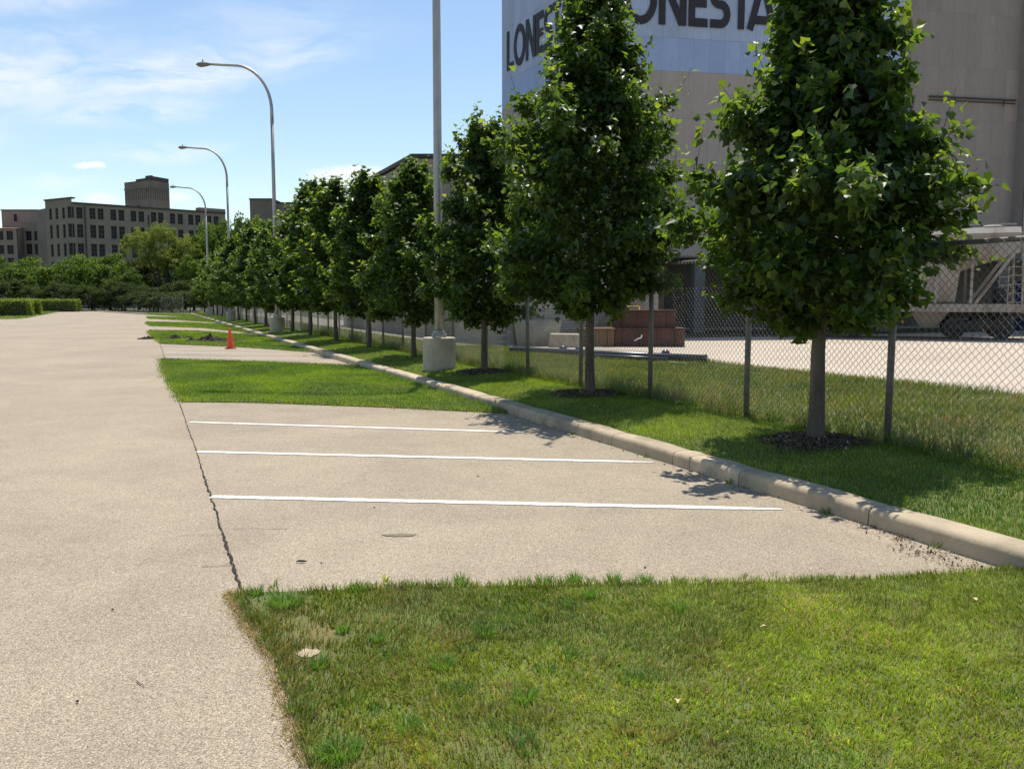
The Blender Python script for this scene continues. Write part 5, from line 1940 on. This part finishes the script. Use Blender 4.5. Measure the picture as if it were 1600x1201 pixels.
# left wing with its upper block, and the red roofed range
WA, WB = at(27, 352, 204), at(73, 346, 204)
wing = empty('factory_wing', (WA.x, WA.y, 0))
tag(wing, 'lower brick wing with arched rows of windows left of the factory gable end', 'building')
wl_ = (WB.xy - WA.xy).length
ops = []
for px in (33.5, 46.5, 59.5, 70):
    m_ = at(px, 400, 204).x - WA.x
    for (a, b) in ((376, 361), (397.5, 381), (416, 402), (437, 422)):
        ops.append((m_ - .68, min(wl_ - .05, m_ + .68), at(40, a, 204).z, at(40, b, 204).z))
wz = at(50, 347, 204).z
wall_open(wing, WA.xy, WB.xy, 0, wz, ops, M['fact'])
MB().box(.2, wl_ + 2, .4, 12, 0, wz - .05).build('wall_core', M['fact_dark'], wing)
ux0, ux1 = at(2, 330, 207).x - WA.x, at(60, 330, 207).x - WA.x
uz0, uz1 = wz + .01, at(30, 329, 207).z
MB().box(ux0, ux1, 3.0, 12, uz0 - 3, uz1).build('upper_block', M['fact_red'], wing)
MB().box(ux0 - .15, ux1 + .15, 2.9, 12.1, uz1 + .003, uz1 + .25).build('roof_edge', M['roof_edge'], wing)
MB().box(ux1 + .01, wl_ + 1, 3.4, 12, wz - .04, at(65, 341, 207).z).build('upper_block', M['fact'], wing)
uw = at(24, 342, 207).x - WA.x
wq = link_mesh('window', WIN_FRAME, None, wing, (uw - .3, 2.90, at(24, 346, 207).z), None, (.7, 1, 1.7))
link_mesh('pane', WIN_PANE, None, wq)
RA, RB = at(-70, 357, 201), at(25.5, 357, 201)
rng_b = empty('factory_range', (RA.x, RA.y, 0))
tag(rng_b, 'reddish brick range with red tiled roof at the left edge', 'building')
ops = []
rl = (RB.xy - RA.xy).length
for px in (-60, -45, -30, -14, 2, 17):
    m_ = at(px, 400, 201).x - RA.x
    for (a, b) in ((375, 361), (397, 383), (416, 403), (437, 423)):
        ops.append((max(.05, m_ - .75), m_ + .75, at(10, a, 201).z, at(10, b, 201).z))
rz_ = at(10, 357, 201).z
wall_open(rng_b, RA.xy, RB.xy, 0, rz_, ops, M['fact_red'])
MB().box(.1, rl - .01, .4, 10, 0, rz_ - .02).build('wall_core', M['fact_dark'], rng_b)
MB().add([(-.3, -.4, rz_ + .01), (rl, -.4, rz_ + .01), (rl, 4, rz_ + .5), (-.3, 4, rz_ + .5), (-.3, 9, rz_ + .01), (rl, 9, rz_ + .01)], [(0, 1, 2, 3), (3, 2, 5, 4), (0, 3, 4), (1, 5, 2), (0, 4, 5, 1)]).build('roof', M['roof_red'], rng_b)

# two blunt towers farther right
for (a, b, ty, Y, dpth, lab) in ((390, 425, 312, 235, 8, 'grey box shaped brick tower just left of the second lamp pole'), (427, 462, 318, 238, 8, 'brown box shaped brick tower just right of the second lamp pole')):
    p0_, p1_ = at(a, ty, Y), at(b, ty, Y)
    o = empty('distant_tower', (p0_.x, p0_.y, 0))
    tag(o, lab, 'tower', 'box shaped towers on the skyline')
    wd_ = p1_.x - p0_.x
    MB().add([(0, 0, 0), (wd_, 0, 0), (wd_, dpth, 0), (-1.0, dpth, 0), (0, 0, p0_.z), (wd_, 0, p0_.z), (wd_, dpth, p0_.z), (-1.0, dpth, p0_.z)], [(3, 2, 1, 0), (4, 5, 6, 7), (0, 1, 5, 4), (1, 2, 6, 5), (2, 3, 7, 6), (3, 0, 4, 7)]).build('wall', M['fact_dark'] if a < 400 else M['fact'], o)
    MB().add([(-.15, -.15, p0_.z + .003), (wd_ + .15, -.15, p0_.z + .003), (wd_ + .15, dpth, p0_.z + .003), (-1.15, dpth, p0_.z + .003), (-.15, -.15, p0_.z + .35), (wd_ + .15, -.15, p0_.z + .35), (wd_ + .15, dpth, p0_.z + .35), (-1.15, dpth, p0_.z + .35)], [(3, 2, 1, 0), (4, 5, 6, 7), (0, 1, 5, 4), (1, 2, 6, 5), (2, 3, 7, 6), (3, 0, 4, 7)]).build('coping', M['roof_edge'], o)
    MB().box(wd_ * .25, wd_ * .75, -.12, -.003, p0_.z - 1.4, p0_.z - 1.1).build('band', M['fact'], o)

# ------------------------------------------------------------------ shrubs, far trees, hedges
DIA = np.array([(0, -.5, 0), (.38, 0, .08), (0, .55, 0), (-.38, 0, .08)])


def leaf_cloud(seed, rx, ry, rz_, n_clump, per, size, clump_r, c_dark, c_light, bottom=-0.55, skin=0.55):
    r = np.random.default_rng(seed)
    P, RD, T = [], [], []
    for k in range(n_clump):
        v = r.normal(0, 1, 3)
        v /= np.linalg.norm(v)
        if v[2] < bottom:
            v[2] *= -0.6
        q = r.uniform(skin, 1.0)
        c = v * q * np.array((rx, ry, rz_))
        m_ = int(per * r.uniform(0.6, 1.4))
        w = r.normal(0, 1, (m_, 3))
        w /= np.linalg.norm(w, axis=1)[:, None]
        cr_ = clump_r * r.uniform(0.6, 1.35)
        P.append(c[None, :] + w * (cr_ * r.random(m_) ** 0.45)[:, None] * np.array((1, 1, .75)))
        RD.append(w * 0.7 + v[None, :] * 0.5)
        T.append(lerp3(c_dark, c_light, np.clip(r.random() + r.normal(0, .22, m_), 0, 1)))
    P, RD, T = np.concatenate(P), np.concatenate(RD), np.concatenate(T)
    n = len(P)
    d, nr, sd = leaf_frames(n, RD, r, 0.5, 0.3, 0.6)
    return np_mesh('crown', leaf_verts(P, d, nr, sd, size * r.uniform(.6, 1.3, n), DIA), [(0, 1, 2, 3)], 4, T, M['bush_leaf'])


GD, GL = (0.045, 0.085, 0.018), (0.125, 0.175, 0.032)
CR = [leaf_cloud(11, 1, 1, 1, 70, 90, 0.085, 0.24, GD, GL), leaf_cloud(12, 1, 1, 1, 80, 80, 0.080, 0.22, GD, (0.14, 0.185, 0.036)), leaf_cloud(13, 1, 1, 1, 64, 95, 0.09, 0.26, (0.035, 0.07, 0.016), (0.10, 0.145, 0.03))]
CR_SHADE = leaf_cloud(14, 1, 1, 1, 70, 90, 0.075, 0.25, (0.018, 0.030, 0.010), (0.055, 0.075, 0.02))  # shade low in the foliage, put into a darker leaf colour
CRW = [leaf_cloud(21, 1, 1, 1, 90, 90, 0.06, 0.20, (0.10, 0.135, 0.035), (0.20, 0.235, 0.055), -0.3, 0.6), leaf_cloud(22, 1, 1, 1, 84, 90, 0.06, 0.21, (0.10, 0.135, 0.035), (0.19, 0.225, 0.055), -0.3, 0.6)]
trunk_me = MB().tube([(0, 0, 0), (.02, .01, .5), (-.01, .02, 1)], [.05, .035, .02], 7).mesh('trunk', M['bark_dark'], True)


def bg_tree(px, Y, topy, wpx, low, label, crown, name='far_tree', group='trees beyond the lot', ztop=None):
    p = at(px, topy, Y)
    w = wpx / FPX * Y / 2
    ht = p.z
    root = empty(name, (p.x, p.y, 0), random.random() * 6)
    tag(root, label, 'tree' if name != 'bush' else 'bush', group)
    link_mesh('trunk', trunk_me, None, root, (0, 0, -.2), None, (ht * .5, ht * .5, ht * .7))
    rv = (ht - low) / 2 / 1.08
    link_mesh('crown', crown, None, root, (0, 0, low + rv), None, (w / 1.1, w / 1.1, rv))
    return root


bush = [(-55, 146, 385, 90), (-15, 150, 392, 84), (18, 143, 406, 76), (46, 150, 398, 84), (82, 146, 406, 84), (112, 150, 388, 84), (140, 144, 393, 82), (168, 148, 388, 88), (192, 141, 410, 64)]
where = ['off the left edge, widest of the bushes', 'at the left edge behind the clipped hedge', 'low at the left edge right behind the hedge', 'left of the gable end', 'below the windows of the gable end', 'below the left windows of the long facade', 'below the third window pair', 'just left of the tall pale tree', 'at the left foot of the tall pale tree']
for i, (px, Y, ty, w) in enumerate(bush):
    bg_tree(px, Y, ty, w, 0.2, 'dense green bush beyond the far fence, ' + where[i], CR[i % 3], 'bush', 'dense bushes beyond the far fence')
low = [(10, 138, 430, 80), (58, 137, 442, 66), (100, 137, 434, 76), (146, 136, 440, 70), (188, 135, 430, 72), (232, 134, 440, 70), (280, 132, 432, 76), (318, 128, 442, 60), (214, 131, 450, 70), (246, 128.5, 451, 70), (268, 126, 450, 70), (296, 124, 449, 70), (324, 122, 446, 60)]
lw = ['behind the hedge at the left edge', 'behind the right end of the near hedge', 'above the small far hedge', 'below the middle of the factory', 'left of the pale tree trunk', 'at the foot of the pale tree', 'right of the pale tree trunk', 'behind the last street trees', 'filling the gap left of the pale tree', 'in front of the pale tree trunk', 'between the pale tree and the lamps', 'left of the farthest lamp base', 'beside the farthest lamp base']
for i, (px, Y, ty, w) in enumerate(low):
    bg_tree(px, Y, ty, w, -0.2, 'low undergrowth bush at the far fence with shade painted into its leaves, ' + lw[i], CR_SHADE, 'bush', 'low undergrowth along the far fence')
# the pale multi-stemmed tree
p = at(250, 340, 145)
pt = empty('pale_tree', (p.x, p.y, 0))
tag(pt, 'tall pale green tree with several dark stems in front of the factory', 'tree')
ht = p.z
tm = MB()
for (dx, dy, tx, tz_) in ((0, 0, -3.6, .78), (.3, .2, .8, .86), (.6, 0, 3.2, .72), (-.2, .3, -1.5, .8), (.8, .2, 1.9, .6)):
    tm.tube([(dx, dy, 0), (dx + tx * .25, dy, ht * .3), (dx + tx * .7, dy + .5, ht * .58), (dx + tx, dy + .6, ht * tz_)], [.26, .2, .13, .05], 7)
tm.build('trunk', M['bark_dark'], pt, True)
for i, (dx, z, w, hgt) in enumerate(((-3.6, .66, 3.1, 3.6), (-.2, .72, 2.9, 4.1), (3.4, .62, 3.0, 3.3), (1.2, .52, 3.2, 2.6), (-1.6, .50, 3.0, 2.4))):
    link_mesh('crown', CRW[i % 2], None, pt, (dx, (i % 3) * .9, ht * z), (0, 0, i * 1.3), (w / 1.08, w / 1.08, hgt / 1.08))
more = [(318, 150, 338, 64, 'dark tree right of the pale tree, behind the third lamp pole'), (345, 156, 330, 64, 'tree behind the last street trees below the factory end'), (378, 148, 316, 66, 'tall tree between the third and second lamp poles'), (410, 152, 330, 64, 'tree in front of the grey box shaped tower'), (300, 142, 392, 60, 'shadowy tree close to the right of the pale tree'), (440, 150, 338, 60, 'tree in front of the brown box shaped tower'), (475, 150, 380, 60, 'low tree hidden behind the street tree row'), (350, 135, 400, 64, 'bushy tree behind the far end of the street tree row')]
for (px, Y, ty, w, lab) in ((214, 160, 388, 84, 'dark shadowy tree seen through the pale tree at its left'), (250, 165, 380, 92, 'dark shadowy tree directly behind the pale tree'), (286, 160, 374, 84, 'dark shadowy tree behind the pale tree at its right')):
    bg_tree(px, Y, ty, w, -0.5, lab, CR_SHADE)  # the shade behind the pale tree is in these crowns' leaf colour
for i, (px, Y, ty, w, lab) in enumerate(more):
    bg_tree(px, Y, ty, w, 1.2, lab, CR[i % 3])


# clipped hedges
def hedge(p0, p1, depth, hgt, label, n):
    p0, p1 = Vector(p0), Vector(p1)
    ln = (p1 - p0).length
    u = (p1 - p0) / ln
    root = empty('clipped_hedge', (p0.x, p0.y, 0), math.atan2(u.y, u.x))
    tag(root, label, 'hedge', 'clipped hedges at the left')
    MB().box(.12, ln - .12, .12, depth - .12, 0, hgt - .14).build('inner_twigs', M['bark_dark'], root)
    r = np.random.default_rng(int(ln * 100))
    f = r.random(n)
    x, y, z = r.random(n) * ln, r.random(n) * depth, r.random(n) ** .8 * hgt
    rad = np.zeros((n, 3))
    top_ = f < .42
    z[top_] = hgt
    rad[top_] = (0, 0, 1)
    fr = (f >= .42) & (f < .80)
    y[fr] = 0
    rad[fr] = (0, -1, 0)
    ri = (f >= .80) & (f < .94)
    x[ri] = ln
    rad[ri] = (1, 0, 0)
    le = f >= .94
    x[le] = 0
    rad[le] = (-1, 0, 0)
    P = np.stack([x, y, z], 1) + r.normal(0, .07, (n, 3))
    wob_ = (NA(x * 1.0 + P[:, 0], P[:, 2] + y, .9, 2) - .5) * .35
    P += rad * wob_[:, None]
    P[:, 2] = np.maximum(P[:, 2], .05)
    d, nr, sd = leaf_frames(n, rad, r, .7, .0, .6)
    tone = lerp3((0.08, 0.12, 0.025), (0.20, 0.26, 0.045), r.random(n))
    me = np_mesh('foliage', leaf_verts(P, d, nr, sd, r.uniform(.10, .2, n), DIA), [(0, 1, 2, 3)], 4, tone, M['bush_leaf'])
    link_mesh('foliage', me, None, root)


hedge((-66.0, 86.6), (-51.6, 91.6), 3.2, 1.72, 'long clipped hedge at the left edge, nearest of the three', 9000)
hedge((-60.0, 98.0), (-55.2, 100.6), 2.6, 1.68, 'short clipped hedge right behind the end of the long one', 5000)
hedge((-75.0, 126.6), (-65.0, 128.0), 2.6, 1.75, 'small far clipped hedge, farthest and rightmost of the three', 5000)
hp = [gp(-90, 499), gp(0, 498.6), gp(26, 498.3), gp(44, 496.6), gp(56, 494), gp(92, 487.4), gp(86, 486.2), (-104, 152), (-100, 80)]
hp = [(p[0], p[1]) for p in hp]
area = sum(hp[i][0] * hp[(i + 1) % len(hp)][1] - hp[(i + 1) % len(hp)][0] * hp[i][1] for i in range(len(hp)))
o = MB().prism(hp if area > 0 else hp[::-1], -.04, .03).build('hedge_lawn', M['turf'])
o['kind'] = 'structure'
x, y = scatter_poly(hp, 14)
n = len(x)
g = blades(x, y, np.full(n, .03), rng.uniform(.08, .16, n), np.full(n, .06), rng.uniform(.1, .8, n), rng.random(n) * 6.28, lawn_tone(x, y, n, .1), 'hedge_grass')
tag(g, 'mown grass in front of the clipped hedges at the left', 'grass', kind='stuff')

# far end of the lot: kerb line, rough strip, fence with creepers
fk0, fk1 = Vector(road_far[0]), Vector(S(END, KT - 0.5)[:2])
far_k = empty('far_kerb', (fk0.x, fk0.y, 0), math.atan2((fk1 - fk0).y, (fk1 - fk0).x))
far_k['kind'] = 'structure'
fl_ = (fk1 - fk0).length
k = 12
for i in range(k):
    MB().box(fl_ * i / k + .02, fl_ * (i + 1) / k - .02, 0, .3, -.05, .15).build('kerb_stone', M['kerb'], far_k, False, .04)
for (q0, q1) in ((S(END, KT - .5), S(END + .3, 3.0)),):
    q0, q1 = Vector(q0[:2]), Vector(q1[:2])
FF0, FF1 = Vector((-92, 168)), Vector((-44.5, 116.5))
FF2 = Vector((-30, 112))
ff = empty('far_fence', (FF0.x, FF0.y, 0), math.atan2((FF1 - FF0).y, (FF1 - FF0).x))
tag(ff, 'distant chain link fence overgrown with creepers at the far end of the lot', 'fence')
ffl = (FF1 - FF0).length
npst = int(ffl / 3.6)
fpost_me = MB().tube([(0, 0, 0), (0, 0, 2.15)], .04, 8).mesh('post', M['fence_post'], True)
for i in range(npst + 1):
    link_mesh('post', fpost_me, None, ff, (ffl * i / npst, 0, 0))
MB().tube([(0, 0, 2.05), (ffl, 0, 2.05)], .03, 6).build('top_rail', M['fence_post'], ff)
for i in range(npst):
    link_mesh('mesh_panel', panel_me, None, ff, (ffl * i / npst, 0.06, 0.0), None, (ffl / npst / FP, 1, 1))
r = rng
n = 9000
x = r.random(n) * ffl
dens = NA(x, x * 0, .22, 2)
z = r.random(n) ** .8 * 2.2
kp = r.random(n) < np.clip((dens - .28) * 2.2, .03, 1)
x, z = x[kp], z[kp]
n = len(x)
P = np.stack([x, r.normal(.1, .16, n), z + .05], 1)
rad = np.tile(np.array((0, -1.0, .2)), (n, 1))
d, nr, sd = leaf_frames(n, rad, r)
me = np_mesh('creepers', leaf_verts(P, d, nr, sd, r.uniform(.14, .28, n), DIA), [(0, 1, 2, 3)], 4, lerp3((0.02, 0.034, 0.013), (0.055, 0.075, 0.025), r.random(n)), M['bush_leaf'])
o = link_mesh('creepers', me, None, ff)
o['kind'] = 'stuff'
